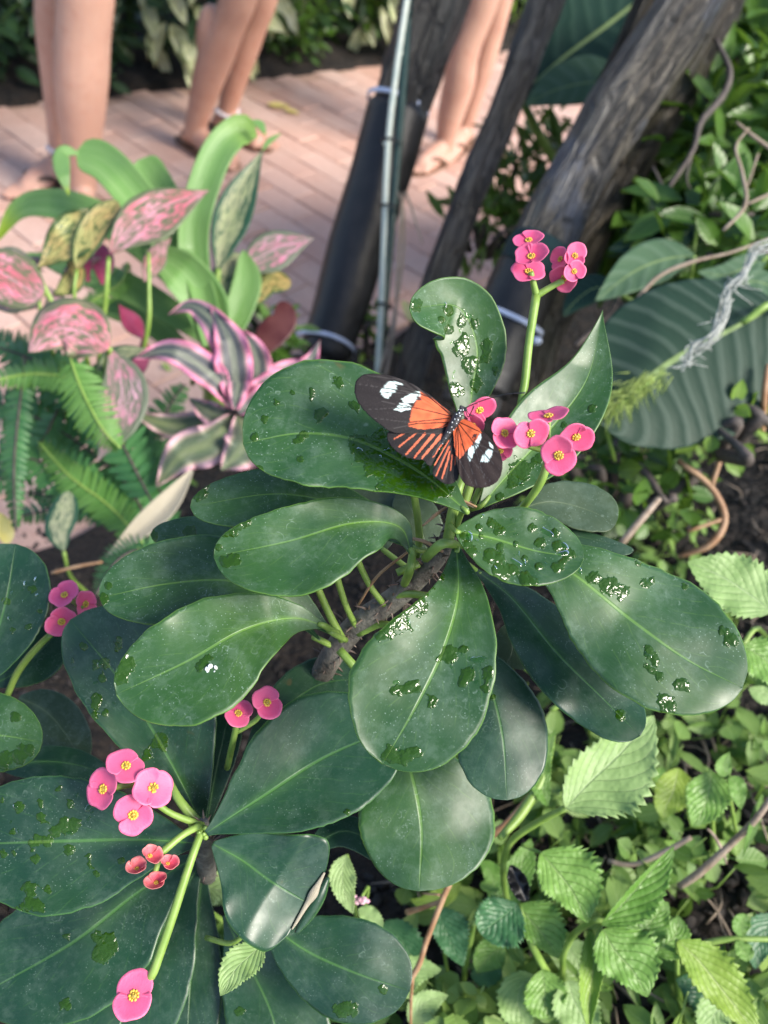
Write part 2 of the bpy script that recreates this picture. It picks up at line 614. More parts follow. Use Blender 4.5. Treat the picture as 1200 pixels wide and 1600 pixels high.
M = {}
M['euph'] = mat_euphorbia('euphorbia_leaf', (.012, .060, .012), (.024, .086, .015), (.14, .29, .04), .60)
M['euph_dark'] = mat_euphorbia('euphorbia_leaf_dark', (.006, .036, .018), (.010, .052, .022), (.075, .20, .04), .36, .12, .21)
M['euph_shade'] = mat_euphorbia('euphorbia_leaf_shaded', (.026, .058, .026), (.040, .072, .036), (.11, .16, .07), .55)  # greyer leaf copy, shade beneath the upper leaves put into its colour
M['stem_green'] = mat_plain('green_stem', (.16, .27, .045), (.24, .36, .08), 60, .42, .15)
M['stem_old'] = mat_plain('old_thorny_stem', (.075, .065, .06), (.16, .15, .13), 110, .7, .8, .004)
M['thorn'] = mat_plain('thorn', (.20, .15, .12), (.10, .06, .05), 60, .55)
M['petal'] = mat_petal('pink_bract', (.86, .115, .285), (.90, .24, .42), (.81, .065, .19))
M['petal_bud'] = mat_petal('young_bract', (.78, .10, .17), (.88, .40, .36), (.66, .06, .10))
M['yellow'] = mat_plain('flower_eye', (.62, .38, .03), (.75, .52, .09), 900, .4, .3, .0006)
M['eye_dark'] = mat_plain('flower_eye_core', (.22, .14, .02), (.45, .33, .05), 1500, .5)
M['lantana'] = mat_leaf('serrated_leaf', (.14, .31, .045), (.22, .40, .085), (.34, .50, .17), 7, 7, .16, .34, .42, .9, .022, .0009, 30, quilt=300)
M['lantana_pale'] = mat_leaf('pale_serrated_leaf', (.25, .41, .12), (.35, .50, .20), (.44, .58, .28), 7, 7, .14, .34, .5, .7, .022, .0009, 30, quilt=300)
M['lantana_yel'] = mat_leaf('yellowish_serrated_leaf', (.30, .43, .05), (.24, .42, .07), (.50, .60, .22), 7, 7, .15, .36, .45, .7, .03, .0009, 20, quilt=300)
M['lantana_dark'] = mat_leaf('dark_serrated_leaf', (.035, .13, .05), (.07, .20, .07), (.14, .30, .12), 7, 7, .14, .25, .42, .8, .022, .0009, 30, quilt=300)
M['cover'] = mat_leaf('ground_cover_leaf', (.065, .17, .020), (.25, .38, .09), (.30, .43, .14), 6, 4, .14, .3, .5, .4, .03, .001, 12, usernd=True)
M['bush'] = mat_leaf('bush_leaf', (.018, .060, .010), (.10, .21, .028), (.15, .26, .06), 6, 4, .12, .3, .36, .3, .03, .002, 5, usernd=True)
M['bush_dark'] = mat_leaf('dark_bush_leaf', (.012, .035, .012), (.035, .085, .028), (.06, .12, .04), 6, 4, .12, .15, .4, .3, .03, .002, 5, usernd=True)  # darker bush leaf copy, shade of the deep shrubs put into its colour
M['bush_bright'] = mat_leaf('bright_bush_leaf', (.14, .28, .03), (.30, .46, .07), (.4, .5, .15), 6, 4, .12, .45, .4, .3, .03, .002, 5, usernd=True)  # sunlight on the far shrubs put into the colour; sprigs' own bright tone too
M['variegated'] = mat_pink('variegated_leaf', ((.62, .66, .36), (.74, .76, .52)), (.10, .20, .06), .42, .42)
M['pinkleaf'] = mat_pink('pink_leaf', ((.70, .17, .23), (.74, .36, .42)), (.15, .17, .09), .53, .36)
M['pinkpale'] = mat_pink('pale_pink_leaf', ((.60, .22, .32), (.62, .36, .44)), (.15, .18, .12), .54, .32)
M['mottled'] = mat_pink('mottled_leaf', ((.48, .34, .13), (.42, .42, .15)), (.055, .10, .025), .50, .36)
M['mottled_green'] = mat_pink('mottled_green_leaf', ((.34, .38, .20), (.42, .42, .26)), (.025, .085, .045), .50, .30)
M['magenta'] = mat_pink('magenta_leaf', ((.40, .05, .12), (.46, .10, .20)), (.16, .09, .10), .2, .42)
M['maroon'] = mat_plain('maroon_leaf', (.06, .012, .015), (.10, .03, .03), 30, .45, .2, tr=.1)
M['earthstar'] = mat_earthstar('earth_star_leaf')
M['strap'] = mat_strap('strap_leaf', (.12, .29, .06), (.27, .44, .16))
M['fern'] = mat_leaf('fern_leaflet', (.030, .125, .045), (.085, .24, .075), (.12, .25, .08), 10, 3, .1, .3, .4, .2, .05, .001, 10, usernd=True)
M['fernbright'] = mat_leaf('young_fern_leaflet', (.09, .23, .04), (.16, .33, .08), (.16, .32, .1), 10, 3, .1, .35, .4, .2, .05, .001, 10, usernd=True)
M['ribbed'] = mat_ribbed('ribbed_leaf', (.020, .046, .030), (.095, .135, .105), 22)
M['ribbed2'] = mat_ribbed('ribbed_leaf_dark', (.010, .034, .024), (.035, .075, .052), 20)
M['palebig'] = mat_ribbed('pale_ribbed_leaf', (.07, .13, .07), (.13, .20, .13), 12)
M['dry'] = mat_plain('dry_leaf', (.52, .47, .38), (.30, .26, .17), 30, .6, .5, .004, uvs=(14, 2, 1))
M['residue'] = mat_plain('residue', (.62, .66, .62), (.8, .82, .8), 900, .8, .5, .001, tr=.1)
M['bark'] = mat_bark('dark_bark', (.012, .011, .012), (.075, .066, .058), (.10, .095, .085))
M['bark_grey'] = mat_bark('grey_bark', (.060, .053, .048), (.21, .19, .165), (.16, .15, .145))
M['bark_blue'] = mat_bark('sky_sheen_bark', (.016, .014, .013), (.19, .165, .13), (.11, .125, .17), 1, .9)  # bluish third tone paints the sky's sheen into the bark
M['bark_brown'] = mat_bark('brown_bark', (.030, .025, .018), (.12, .10, .075), (.085, .08, .05))
M['wrap'] = mat_plain('black_wrap', (.005, .005, .006), (.013, .012, .014), 25, .5, .5, .006)
M['teal'] = mat_plain('teal_tape', (.002, .018, .022), (.003, .026, .030), 25, .85)
M['tie'] = mat_plain('plastic_tie', (.50, .56, .72), (.58, .64, .80), 25, .35)
M['cane'] = mat_plain('pale_cane', (.42, .49, .43), (.54, .58, .50), 40, .5, .3)
M['stake'] = mat_plain('green_stake', (.006, .030, .026), (.010, .045, .038), 60, .35)
M['black'] = mat_plain('black_wire', (.006, .006, .007), None, 60, .4)
M['twig'] = mat_plain('dry_twig', (.22, .16, .11), (.34, .27, .21), 60, .7, .6, .003)
M['twig_red'] = mat_plain('reddish_twig', (.26, .13, .06), (.38, .24, .14), 60, .6, .4, .003)
M['twig_dark'] = mat_plain('dark_twig', (.05, .04, .035), (.10, .08, .07), 60, .7, .6, .003)
M['moss'] = mat_plain('grey_moss', (.40, .42, .39), (.52, .54, .50), 60, .7, .3, tr=.2)
M['soil'] = mat_soil('garden_soil')
M['mulch'] = mat_plain('mulch_chip', (.006, .005, .005), (.04, .03, .024), 12, .7, .4)
M['brick'] = mat_brick('terracotta_brick')
M['sand'] = mat_plain('joint_sand', (.40, .25, .195), (.46, .31, .24), 50, .9, .4)
M['ground'] = mat_plain('far_ground', (.05, .06, .03), (.09, .08, .05), 3, .9)
M['wingblack'] = None
M['body'] = mat_plain('butterfly_body', (.010, .010, .013), (.035, .035, .040), 700, .5, .6, .0006)
M['dot'] = mat_plain('white_dot', (.75, .8, .8), None, 700, .5)
M['skin'] = mat_skin('skin', (.50, .29, .22), (.56, .34, .26))
M['skin2'] = mat_skin('skin_tanned', (.46, .25, .18), (.52, .30, .22))
M['sandal'] = mat_plain('tan_sandal', (.12, .065, .04), (.17, .095, .06), 30, .6)
M['sandal_dark'] = mat_plain('dark_sandal', (.045, .03, .022), (.08, .05, .04), 30, .6)
M['bead'] = mat_plain('white_bead', (.70, .68, .70), (.55, .52, .58), 300, .3)
M['denim'] = mat_plain('denim', (.05, .08, .14), (.08, .12, .20), 200, .8, .3)
M['cotton'] = mat_plain('cotton', (.55, .55, .52), (.62, .62, .60), 100, .85, .3)
M['hair'] = mat_plain('hair', (.05, .03, .02), (.09, .055, .03), 200, .5, .5)
M['yellowleaf'] = mat_plain('yellow_leaf', (.62, .52, .14), (.70, .62, .26), 60, .5, .3, tr=.2)
M['water'] = None

m, nt, b, out = newmat('water_drop')
N = NT(nt)
tr_ = N.n('ShaderNodeBsdfTransparent')
tr_.inputs[0].default_value = (.72, .90, .62, 1)
gl_ = N.n('ShaderNodeBsdfGlossy')
gl_.inputs['Roughness'].default_value = .03
fr_ = N.n('ShaderNodeFresnel')
fr_.inputs[0].default_value = 1.36
mx_ = N.n('ShaderNodeMixShader')
nt.links.new(N.math('MULTIPLY', fr_.outputs[0], 1.6, clamp=True), mx_.inputs[0])
nt.links.new(tr_.outputs[0], mx_.inputs[1])
nt.links.new(gl_.outputs[0], mx_.inputs[2])
nt.links.new(mx_.outputs[0], out.inputs['Surface'])
M['water'] = m

m, nt, b, out = newmat('wing_scales')
N = NT(nt)
cl = N.attr('pattern', 'Color')
nz = N.noise(1500, N.obj(), 4, .75)
colr = N.mix(N.step(nz, .52, .75, 0, .30), cl, (.09, .075, .075))
N.put(b.inputs['Base Color'], colr)
b.inputs['Roughness'].default_value = .65
b.inputs['Specular IOR Level'].default_value = .25
N.put(b.inputs['Normal'], N.bump(nz, .25, .0004))
M['wing'] = m
# ================================================================== setting
def structure(o):
    o['kind'] = 'structure'
    return o

# border between planting bed and brick path, as ground points
EDGE = [onz(-420, 1010), onz(-120, 905), onz(40, 860), onz(190, 810), onz(420, 560), onz(560, 545), onz(780, 455), onz(1000, 390), onz(1400, 340), onz(2200, 300)]
EX = [(p.x, p.y) for p in EDGE]
BACK = [onz(-500, 232), onz(0, 172), onz(290, 140), onz(585, 107), onz(900, 72), onz(1500, 5)]
BK = [(p.x, p.y) for p in BACK]

def interp(poly, x):
    if x <= poly[0][0]:
        return poly[0][1]
    for (a, b), (c, d) in zip(poly, poly[1:]):
        if x <= c:
            return b + (d - b) * (x - a) / max(1e-6, c - a)
    return poly[-1][1]

EX.sort()
BK.sort()

def dist_poly(poly, x, y):
    best = 1e9
    for (a, b), (c, d) in zip(poly, poly[1:]):
        vx, vy = c - a, d - b
        t = max(0, min(1, ((x - a) * vx + (y - b) * vy) / max(1e-9, vx * vx + vy * vy)))
        best = min(best, math.hypot(x - a - t * vx, y - b - t * vy))
    return best

def smooth(t):
    t = max(0, min(1, t))
    return t * t * (3 - 2 * t)

def bed_h(x, y):
    ye = interp(EX, x)
    if y > ye:
        return -.04
    d = dist_poly(EX, x, y)
    nz = mnoise.noise(Vector((x * 7, y * 7, 0))) * .02 + mnoise.noise(Vector((x * 25, y * 25, 3))) * .008
    wd = .62 + .62 * smooth((x + .42) / .34)
    return -.03 + .06 * smooth(d / .03) + .47 * smooth(d / wd) ** (1 + .5 * smooth((x + .42) / .34)) + nz

g = mesh('ground', [(-60, -60, -.05), (60, -60, -.05), (60, 60, -.05), (-60, 60, -.05)], [(0, 1, 2, 3)], M['ground'])
structure(g)

def grid_sheet(name, x0, x1, y0, y1, st, hf, keep, mat):
    nx, ny = int((x1 - x0) / st) + 1, int((y1 - y0) / st) + 1
    idx, V, Fc = {}, [], []
    for i in range(nx):
        for j in range(ny):
            x, y = x0 + i * st, y0 + j * st
            idx[i, j] = len(V)
            V.append((x, y, hf(x, y)))
    for i in range(nx - 1):
        for j in range(ny - 1):
            x, y = x0 + (i + .5) * st, y0 + (j + .5) * st
            if keep(x, y):
                Fc.append((idx[i, j], idx[i + 1, j], idx[i + 1, j + 1], idx[i, j + 1]))
    return mesh(name, V, Fc, mat)

structure(grid_sheet('garden_bed', -1.6, 3.0, -.9, 3.4, .025, bed_h, lambda x, y: y < interp(EX, x) + .05, M['soil']))
def back_h(x, y):
    d = y - interp(BK, x)
    return -.03 + .05 * smooth(d / .06) + .12 * smooth(d / .8) + mnoise.noise(Vector((x * 9, y * 9, 1))) * .02
structure(grid_sheet('back_bed', -4.0, 5.5, 2.4, 6.5, .05, back_h, lambda x, y: y > interp(BK, x) - .04, M['soil']))

path = structure(mesh('path', [(-5, .2, -.006), (7, .2, -.006), (7, 6, -.006), (-5, 6, -.006)], [(0, 1, 2, 3)], M['sand']))
# bricks
ga, gb = onz(400, 170), onz(535, 245)
ang = math.atan2(gb.y - ga.y, gb.x - ga.x)
BL, BW, BH, GAP = .200, .098, .05, .004
def brick_geo(bv=.0025):
    x, y, z = BL / 2, BW / 2, 0
    V = []
    for dz, ins in ((-BH, 0), (-bv, 0), (0, bv)):
        V += [(-x + ins, -y + ins, dz), (x - ins, -y + ins, dz), (x - ins, y - ins, dz), (-x + ins, y - ins, dz)]
    Fc = [(8, 9, 10, 11)]
    for r in (0, 4):
        for i in range(4):
            j = (i + 1) % 4
            Fc.append((r + i, r + j, r + 4 + j, r + 4 + i))
    return V, Fc
bv_, bf_ = brick_geo()
cand = []
ca, sa = math.cos(ang), math.sin(ang)
for i in range(-40, 60):
    for j in range(-70, 70):
        lx = (i + (.5 if j % 2 else 0)) * (BL + GAP)
        ly = j * (BW + GAP)
        x, y = ga.x + ca * lx - sa * ly, ga.y + sa * lx + ca * ly
        if y > interp(BK, x) + .03 or y < interp(EX, x) - .10 or y < .5 or y > 5.5:
            continue
        px, py, d = proj((x, y, 0))
        if d < .3 or px < -90 or px > 1290 or py < -60 or py > 1000:
            continue
        cand.append((d, x, y))
cand.sort()
bme = None
rb = random.Random(3)
rest = MB()
for k, (d, x, y) in enumerate(cand):
    z = rb.uniform(-.0025, .0025)
    a = ang + rb.uniform(-.012, .012)
    px, py, _ = proj((x, y, 0))
    if k < 300:
        if bme is None:
            o = mesh('brick', bv_, bf_, M['brick'], None, attrs={'rnd': [0] * len(bv_)}, smooth=False)
            bme = o.data
        else:
            o = link(bpy.data.objects.new('brick', bme))
        o.location = (x, y, z)
        o.rotation_euler = (rb.uniform(-.01, .01), rb.uniform(-.01, .01), a)
        o.parent = path
    else:
        c, s = math.cos(a), math.sin(a)
        rest.add([(x + c * u - s * v, y + s * u + c * v, q + z) for u, v, q in bv_], bf_)
if rest.V:
    o = rest.build('far_bricks', M['brick'], path, smooth=False)
    o['kind'] = 'stuff'

# ================================================================== leaves
def prof(kind, v):
    if kind == 'obo':
        if v < .64:
            return .05 + .95 * math.sin(math.pi / 2 * v / .64) ** 1.25
        return max(0, 1 - ((v - .64) / .36) ** 2) ** .5
    if kind == 'oval':
        if v < .52:
            return .05 + .95 * math.sin(math.pi / 2 * v / .52) ** .75
        return max(0, 1 - ((v - .52) / .48) ** 2) ** .52
    if kind == 'ovate':
        if v < .36:
            return .04 + .96 * math.sin(math.pi / 2 * v / .36) ** .8
        return math.cos(math.pi / 2 * (v - .36) / .64) ** .85
    if kind == 'lance':
        if v < .42:
            return .14 + .86 * math.sin(math.pi / 2 * v / .42)
        return math.cos(math.pi / 2 * (v - .42) / .58) ** 1.0
    if kind == 'strap':
        a = .6 + .4 * math.sin(math.pi / 2 * min(1, v / .4))
        return a if v < .6 else max(0, math.cos(math.pi / 2 * (v - .6) / .4)) ** .8
    if kind == 'ribbon':
        a = .6 + .4 * math.sin(math.pi / 2 * min(1, v / .4))
        return a if v < .9 else a * max(0, 1 - ((v - .9) / .1) ** 2) ** .5
    if kind == 'fan':
        return .04 + .96 * math.sin(math.pi / 2 * min(1, v / .86)) ** .95 if v < .86 else 1 - .42 * ((v - .86) / .14) ** 2.2
    if kind == 'acum':       # broad, drawn to a point
        if v < .45:
            return .08 + .92 * math.sin(math.pi / 2 * v / .45) ** 1.1
        return math.cos(math.pi / 2 * (v - .45) / .55) ** 1.25
    return 1

def plane_depth(px, py, ax, ay, d, h):
    s = -(px - ax) * SR + (py - ay) * CR
    return d / (1 + KSL * h * s)

def leaf_px(mid, wl, wr, d, h=.5, kind='obo', nv=40, nu=18, dv=None, cup=0.0, wave=0.0, wavef=3.0, teeth=0.0, nteeth=14, wet=None, seed=None, droop=0.0, ruf=0.0, und=0.0):
    """leaf blade; returns V, F, uv, wet attribute, px grid.
    mid: midrib through pixels; wl/wr: half widths; d: depth at the middle; h: 1 lies level, 0 faces the camera.
    dv: extra depth along the blade; cup>0 raises the edges; droop lowers edges"""
    rs = random.Random(seed if seed is not None else int(mid[0][0] * 31 + mid[0][1] * 17 + mid[-1][0]))
    t = np.linspace(0, 1, nv)
    t = .5 * t + .5 * (1 - np.cos(np.pi * t)) / 2 if kind in ('obo', 'oval') else t
    full = cat(mid, 200)
    C = np.array([[np.interp(x * 199, np.arange(200), full[:, k]) for k in (0, 1)] for x in t])
    T = np.gradient(full, axis=0)
    # smooth the tangent so that wide blades do not fold
    ker = np.ones(31) / 31
    T = np.stack([np.convolve(np.pad(T[:, k], 15, mode='edge'), ker, 'valid') for k in (0, 1)], 1)
    T = np.array([[np.interp(x * 199, np.arange(200), T[:, k]) for k in (0, 1)] for x in t])
    T /= np.linalg.norm(T, axis=1)[:, None]
    ax, ay = full[100][0], full[100][1]
    ph = rs.uniform(0, 6.28)
    ph2 = rs.uniform(0, 6.28)
    V, UV, WT, PX = [], [], [], []
    dvx = np.linspace(0, 1, len(dv)) if dv else None
    for i in range(nv):
        v = float(t[i])
        pw = prof(kind, v)
        dd = float(np.interp(v, dvx, dv)) if dv else 0.0
        for j in range(nu + 1):
            u = j / nu * 2 - 1
            sw = wl if u < 0 else wr
            tf = 1.0
            if teeth and abs(u) > .8:
                fr = (v * nteeth + (.5 if u > 0 else 0)) % 1.0
                tf = 1 + teeth * (fr - .5) * (abs(u) - .8) / .2
            irr = 1 + .055 * math.sin(v * 5 + ph + (2 if u > 0 else 0)) * abs(u)
            if kind in ('obo', 'oval') and abs(u) > .9:
                irr *= 1 + .035 * mnoise.noise(Vector((v * 14, ph, u))) + .02 * mnoise.noise(Vector((v * 40, ph2, u)))
            off = u * sw * pw * tf * irr
            x = C[i][0] - T[i][1] * off
            y = C[i][1] + T[i][0] * off
            dep = plane_depth(x, y, ax, ay, d, h) + dd
            wpx = (wl + wr) * .5 * d / F
            a = abs(u)
            dep -= cup * wpx * pw * (a ** 1.6)
            dep += droop * wpx * (v ** 2)
            if wave:
                dep += wave * wpx * a * a * pw * math.sin(v * wavef * 2 * math.pi + (ph if u > 0 else ph2))
            if ruf:
                dep += ruf * wpx * (a ** 3) * math.sin(v * wavef * 5.3 * math.pi + (ph2 if u > 0 else ph))
            if und:
                dep += und * (mnoise.noise(Vector((x * .008, y * .008, ph))) + .16 * mnoise.noise(Vector((x * .022, y * .022, ph))) * min(1, v * 4))
            V.append(P(x, y, dep))
            UV.append((j / nu, v))
            PX.append((x, y, dep))
            wv = 0.0
            if wet:
                for wx, wy, r in wet:
                    q = math.hypot(x - wx, y - wy) / r
                    if q < 2.2:
                        wv = max(wv, 1.0 - q * .5)
            WT.append(wv)
    Fc = []
    n1 = nu + 1
    for i in range(nv - 1):
        for j in range(nu):
            Fc.append((i * n1 + j, i * n1 + j + 1, (i + 1) * n1 + j + 1, (i + 1) * n1 + j))
    return V, Fc, UV, WT, PX

def solid(o, th):
    md = o.modifiers.new('thickness', 'SOLIDIFY')
    md.thickness = th
    md.offset = 0
    return o

def drops_on(V, PX, nu, n, rs, parent, region=None, rmin=.0003, rmax=.0012, streak=False):
    """clear beads standing on a blade, joined"""
    n1 = nu + 1
    nv = len(V) // n1
    mb = MB()
    tries = 0
    n = max(5, int(n * .42))
    while n > 0 and tries < 4000:
        tries += 1
        i, j = rs.randrange(3, nv - 3), rs.randrange(2, n1 - 3)
        k = i * n1 + j
        x, y, d = PX[k]
        if region and not any(math.hypot(x - a, y - b) < r for a, b, r in region):
            continue
        p0, p1, p2 = Vector(V[k]), Vector(V[k + 1]), Vector(V[k + n1])
        p3 = Vector(V[k + n1 + 1])
        fu, fv = rs.random(), rs.random()
        p = p0 * (1 - fu) * (1 - fv) + p1 * fu * (1 - fv) + p2 * (1 - fu) * fv + p3 * fu * fv
        nn = (p1 - p0).cross(p2 - p0)
        if nn.length < 1e-12:
            continue
        nn.normalize()
        if nn.dot(CAMPOS - p) < 0:
            nn = -nn
        a = (p1 - p0).normalized()
        a = (a * rs.uniform(-1, 1) + nn.cross(a) * rs.uniform(-1, 1)).normalized()
        a = (a - nn * a.dot(nn)).normalized()
        bb = nn.cross(a)
        r = rs.uniform(rmin, rmax) * (1 if rs.random() < .8 else 1.6)
        Mx = Matrix((a, bb, nn)).transposed()
        e = rs.uniform(1, 1.9)
        g_, f_ = ball_geo(p + nn * r * .06, r * e, r, r * .34, 10, 6, Mx)
        ph = rs.uniform(0, 6)
        g_ = [p + (q - p) * (1 + .22 * math.sin(ph + 2.0 * math.atan2((q - p).dot(bb), (q - p).dot(a)))) for q in g_]
        mb.add(g_, f_)
        n -= 1
    if mb.V:
        o = mb.build('water_drops', M['water'], parent)
        o['kind'] = 'stuff'

def euph_leaf(plant, mid, wl, wr, d, h=.5, mat='euph', pet=None, marks=(), drops=0, dreg=None, rsd=1, petr=5, **kw):
    V, Fc, UV, WT, PX = leaf_px(mid, wl, wr, d, h, nv=54, nu=26, und=.0034, **kw)
    o = mesh('leaf', V, Fc, M[mat], plant, uv=UV, attrs={'wet': WT})
    solid(o, .0007)
    if pet:
        b0 = Vector(V[13])
        b1 = Vector(V[27 * 3 + 13])
        q = [P(*p) for p in pet]
        dd = PX[13][2]
        tube('petiole', [b1, b0] + q, [petr * .55 * dd / F, petr * .85 * dd / F] + [petr * dd / F] * len(q), M['stem_green'], plant, 8)
    for mx, my, mr in marks:
        i = min(range(len(PX)), key=lambda q: (PX[q][0] - mx) ** 2 + (PX[q][1] - my) ** 2)
        rr = mr * PX[i][2] / F
        sp_ = MB()
        for q in range(9):
            a, t_ = random.uniform(0, 6.3), random.random() ** .5
            c_ = P(mx + math.cos(a) * mr * t_, my + math.sin(a) * mr * t_, PX[i][2] - .0006)
            n_ = (CAMPOS - c_).normalized()
            e1 = n_.orthogonal().normalized()
            sp_.add(*ball_geo(c_, rr * .55 * random.uniform(.5, 1), rr * .5, rr * .12, 9, 5, Matrix((e1, n_.cross(e1), n_)).transposed()))
        sp_.build('white_residue', M['residue'], o)
    if drops:
        drops_on(V, PX, 26, drops, random.Random(rsd), o, dreg)
    return o

# ------------------------------------------------------------------ flowers
VIEWR, VIEWU = ROT @ Vector((1, 0, 0)), ROT @ Vector((0, 1, 0))
fl_rng = random.Random(11)

def petal_geo(R, a0, spread, cup, lift, off):
    """one broad round bract; returns local V (xy plane, z up), F, uv"""
    V, Fc, UV = [], [], []
    na, nr = 22, 8
    ph = fl_rng.uniform(0, 6)
    for i in range(nr + 1):
        t = i / nr
        for j in range(na + 1):
            s = j / na * 2 - 1
            an = s * spread
            rr = R * (max(0, math.cos(an * .72)) ** .38) * (1 - .05 * math.exp(-(s / .12) ** 2)) * (1 + .05 * math.sin(s * 4 + ph) + .02 * math.sin(s * 11 + ph))
            r = rr * (.05 + .95 * t)
            z = lift + cup * R * t ** 2 + off * (1 - t * .3) + .08 * R * math.sin(s * 3.3 + ph) * t * t + .025 * R * math.sin(s * 9 + ph * 2) * t ** 3
            V.append((r * math.cos(a0 + an), r * math.sin(a0 + an), z))
            UV.append((j / na, t))
    n1 = na + 1
    for i in range(nr):
        for j in range(na):
            Fc.append((i * n1 + j, i * n1 + j + 1, (i + 1) * n1 + j + 1, (i + 1) * n1 + j))
    return V, Fc, UV

def flower(plant, px, py, wd, ratio, axis, d, side=90, cup=.12, mat='petal', name='flower', R2=1.0, eye=1.0, spread=1.75):
    """wd: width in pixels; ratio: apparent flattening (1 faces the camera); axis: angle of the first bract on screen;
    side: screen angle towards which the face tilts"""
    c = P(px, py, d)
    toc = (CAMPOS - c).normalized()
    tl = math.acos(max(.2, min(1, ratio)))
    sd = VIEWR * math.cos(R_(side)) + VIEWU * math.sin(R_(side))
    sd = (sd - toc * sd.dot(toc)).normalized()
    nz = (toc * math.cos(tl) + sd * math.sin(tl)).normalized()
    xa = VIEWR * math.cos(R_(axis)) + VIEWU * math.sin(R_(axis))
    xa = (xa - nz * xa.dot(nz)).normalized()
    ya = nz.cross(xa)
    MX = Matrix((xa, ya, nz)).transposed()
    R = wd * .5 * d / F
    re = R * .235 * eye
    V, Fc = ball_geo(c + MX @ Vector((0, 0, R * .05)), re * .62, re * .62, R * .09, 10, 6, MX)
    root = mesh(name, V, Fc, M['eye_dark'], plant)
    for k in (0, 1):
        V, Fc, UV = petal_geo(R * (1 if k == 0 else R2), math.pi * k + fl_rng.uniform(-.12, .12), spread, cup + fl_rng.uniform(-.05, .08), 0, .00025 * (1 - k))
        o = mesh('petal', [c + MX @ Vector(v) for v in V], Fc, M[mat], root, uv=UV)
        solid(o, .00018)
    mb = MB()
    nn = fl_rng.choice((8, 9, 10))
    for k in range(nn):
        a = 2 * math.pi * k / nn + fl_rng.random() * .3
        p = c + MX @ Vector((re * .78 * math.cos(a), re * .78 * math.sin(a), R * .07))
        V, Fc = ball_geo(p, re * .30 * fl_rng.uniform(.8, 1.2), re * .28, re * .2, 8, 5, MX)
        mb.add(V, Fc)
    for k in range(4):
        a = fl_rng.random() * 6.28
        p = c + MX @ Vector((re * .3 * math.cos(a), re * .3 * math.sin(a), R * .13))
        V, Fc = ball_geo(p, re * .14, re * .14, re * .3, 6, 4, MX)
        mb.add(V, Fc)
    mb.build('flower_eye', M['yellow'], root)
    return c

def thorns(plant, path_px, n, seed, rlen=.006):
    rs = random.Random(seed)
    mb = MB()
    C = cat(path_px, 60)
    for k in range(n):
        a = C[rs.randrange(60)]
        dirv = Vector((rs.gauss(0, 1), rs.gauss(0, 1), rs.gauss(0, 1))).normalized()
        c = P(a[0], a[1], a[2])
        r = a[3] * a[2] / F
        L = rlen * rs.uniform(.5, 1.3)
        V, Fc, UV = tube_geo([c + dirv * r * .8, c + dirv * (r + L * .5), c + dirv * (r + L) + Vector((0, 0, -.0008))], [.0007, .00045, .00008], 5, 4)
        mb.add(V, Fc)
    return mb.build('thorns', M['thorn'], plant)

# ================================================================== central crown of thorns
A = thing('crown_of_thorns', 'tall thorny plant in the middle, broad wet leaves, butterfly perched on it', 'plant', tuple(P(560, 1150, .62)), 'crown of thorns plants')
stemA = [(712, 770, .372, 9), (706, 815, .376, 13), (685, 865, .384, 15), (620, 930, .405, 17), (545, 985, .425, 18), (500, 1060, .455, 18), (480, 1150, .56, 15), (470, 1200, .75, 14)]
pxtube('stem', stemA, M['stem_old'], A, 12, wob=.25)
pxtube('green_shoot', [(700, 845, .372, 9), (708, 800, .366, 9), (718, 760, .362, 7), (735, 720, .372, 5)], M['stem_green'], A, 10)
th = thorns(A, stemA[:6], 150, 4)
th['kind'] = 'stuff'
# leaves behind
euph_leaf(A, [(727, 690), (738, 610), (745, 540), (715, 480), (640, 482)], 62, 52, .405, .15, 'euph', [(722, 745, .385), (715, 790, .378)], kind='obo',
          dv=[0, .0, -.005, -.012, -.03], cup=.25, wet=[(700, 485, 9), (650, 478, 10), (722, 500, 10), (740, 505, 8), (700, 515, 8), (720, 545, 13), (760, 540, 10), (735, 570, 14), (712, 610, 12), (745, 600, 10), (760, 560, 9), (775, 580, 7), (690, 500, 6), (725, 530, 8)], drops=110, dreg=[(732, 580, 34), (725, 620, 24), (715, 510, 40)], rsd=2)
euph_leaf(A, [(752, 790), (800, 735), (865, 665), (918, 590), (942, 484)], 62, 62, .385, .25, 'euph', [(735, 795, .378)], kind='acum', cup=.28, dv=[-.005, 0, 0, .004, .0],
          wet=[(925, 640, 7), (880, 665, 6), (812, 735, 18), (838, 720, 10), (800, 755, 10), (780, 775, 7)], drops=14, dreg=[(810, 740, 40)], rsd=3)
euph_leaf(A, [(800, 800), (860, 785), (925, 800), (960, 822)], 42, 32, .415, .6, 'euph_shade', [(760, 810, .40)], kind='obo')
euph_leaf(A, [(740, 850), (820, 838), (900, 838), (990, 860)], 10, 22, .412, .5, 'euph_dark', None, kind='obo')
euph_leaf(A, [(655, 860), (560, 800), (440, 772), (297, 792)], 55, 42, .385, .35, 'euph', [(690, 860, .39)], kind='obo', cup=.15, wet=[(312, 770, 13), (320, 760, 8)], dv=[.0, 0, 0, .0])
euph_leaf(A, [(600, 860), (590, 815), (560, 775), (520, 760)], 45, 50, .42, .4, 'euph_shade', [(640, 890, .41)], kind='oval')
euph_leaf(A, [(672, 880), (660, 830), (640, 790), (628, 765)], 34, 34, .415, .2, 'euph_shade', [(668, 895, .41)], kind='oval')
euph_leaf(A, [(500, 1000), (420, 925), (330, 850), (235, 835)], 28, 36, .418, .45, 'euph', None, kind='obo', wet=[(297, 832, 11), (240, 838, 9)])
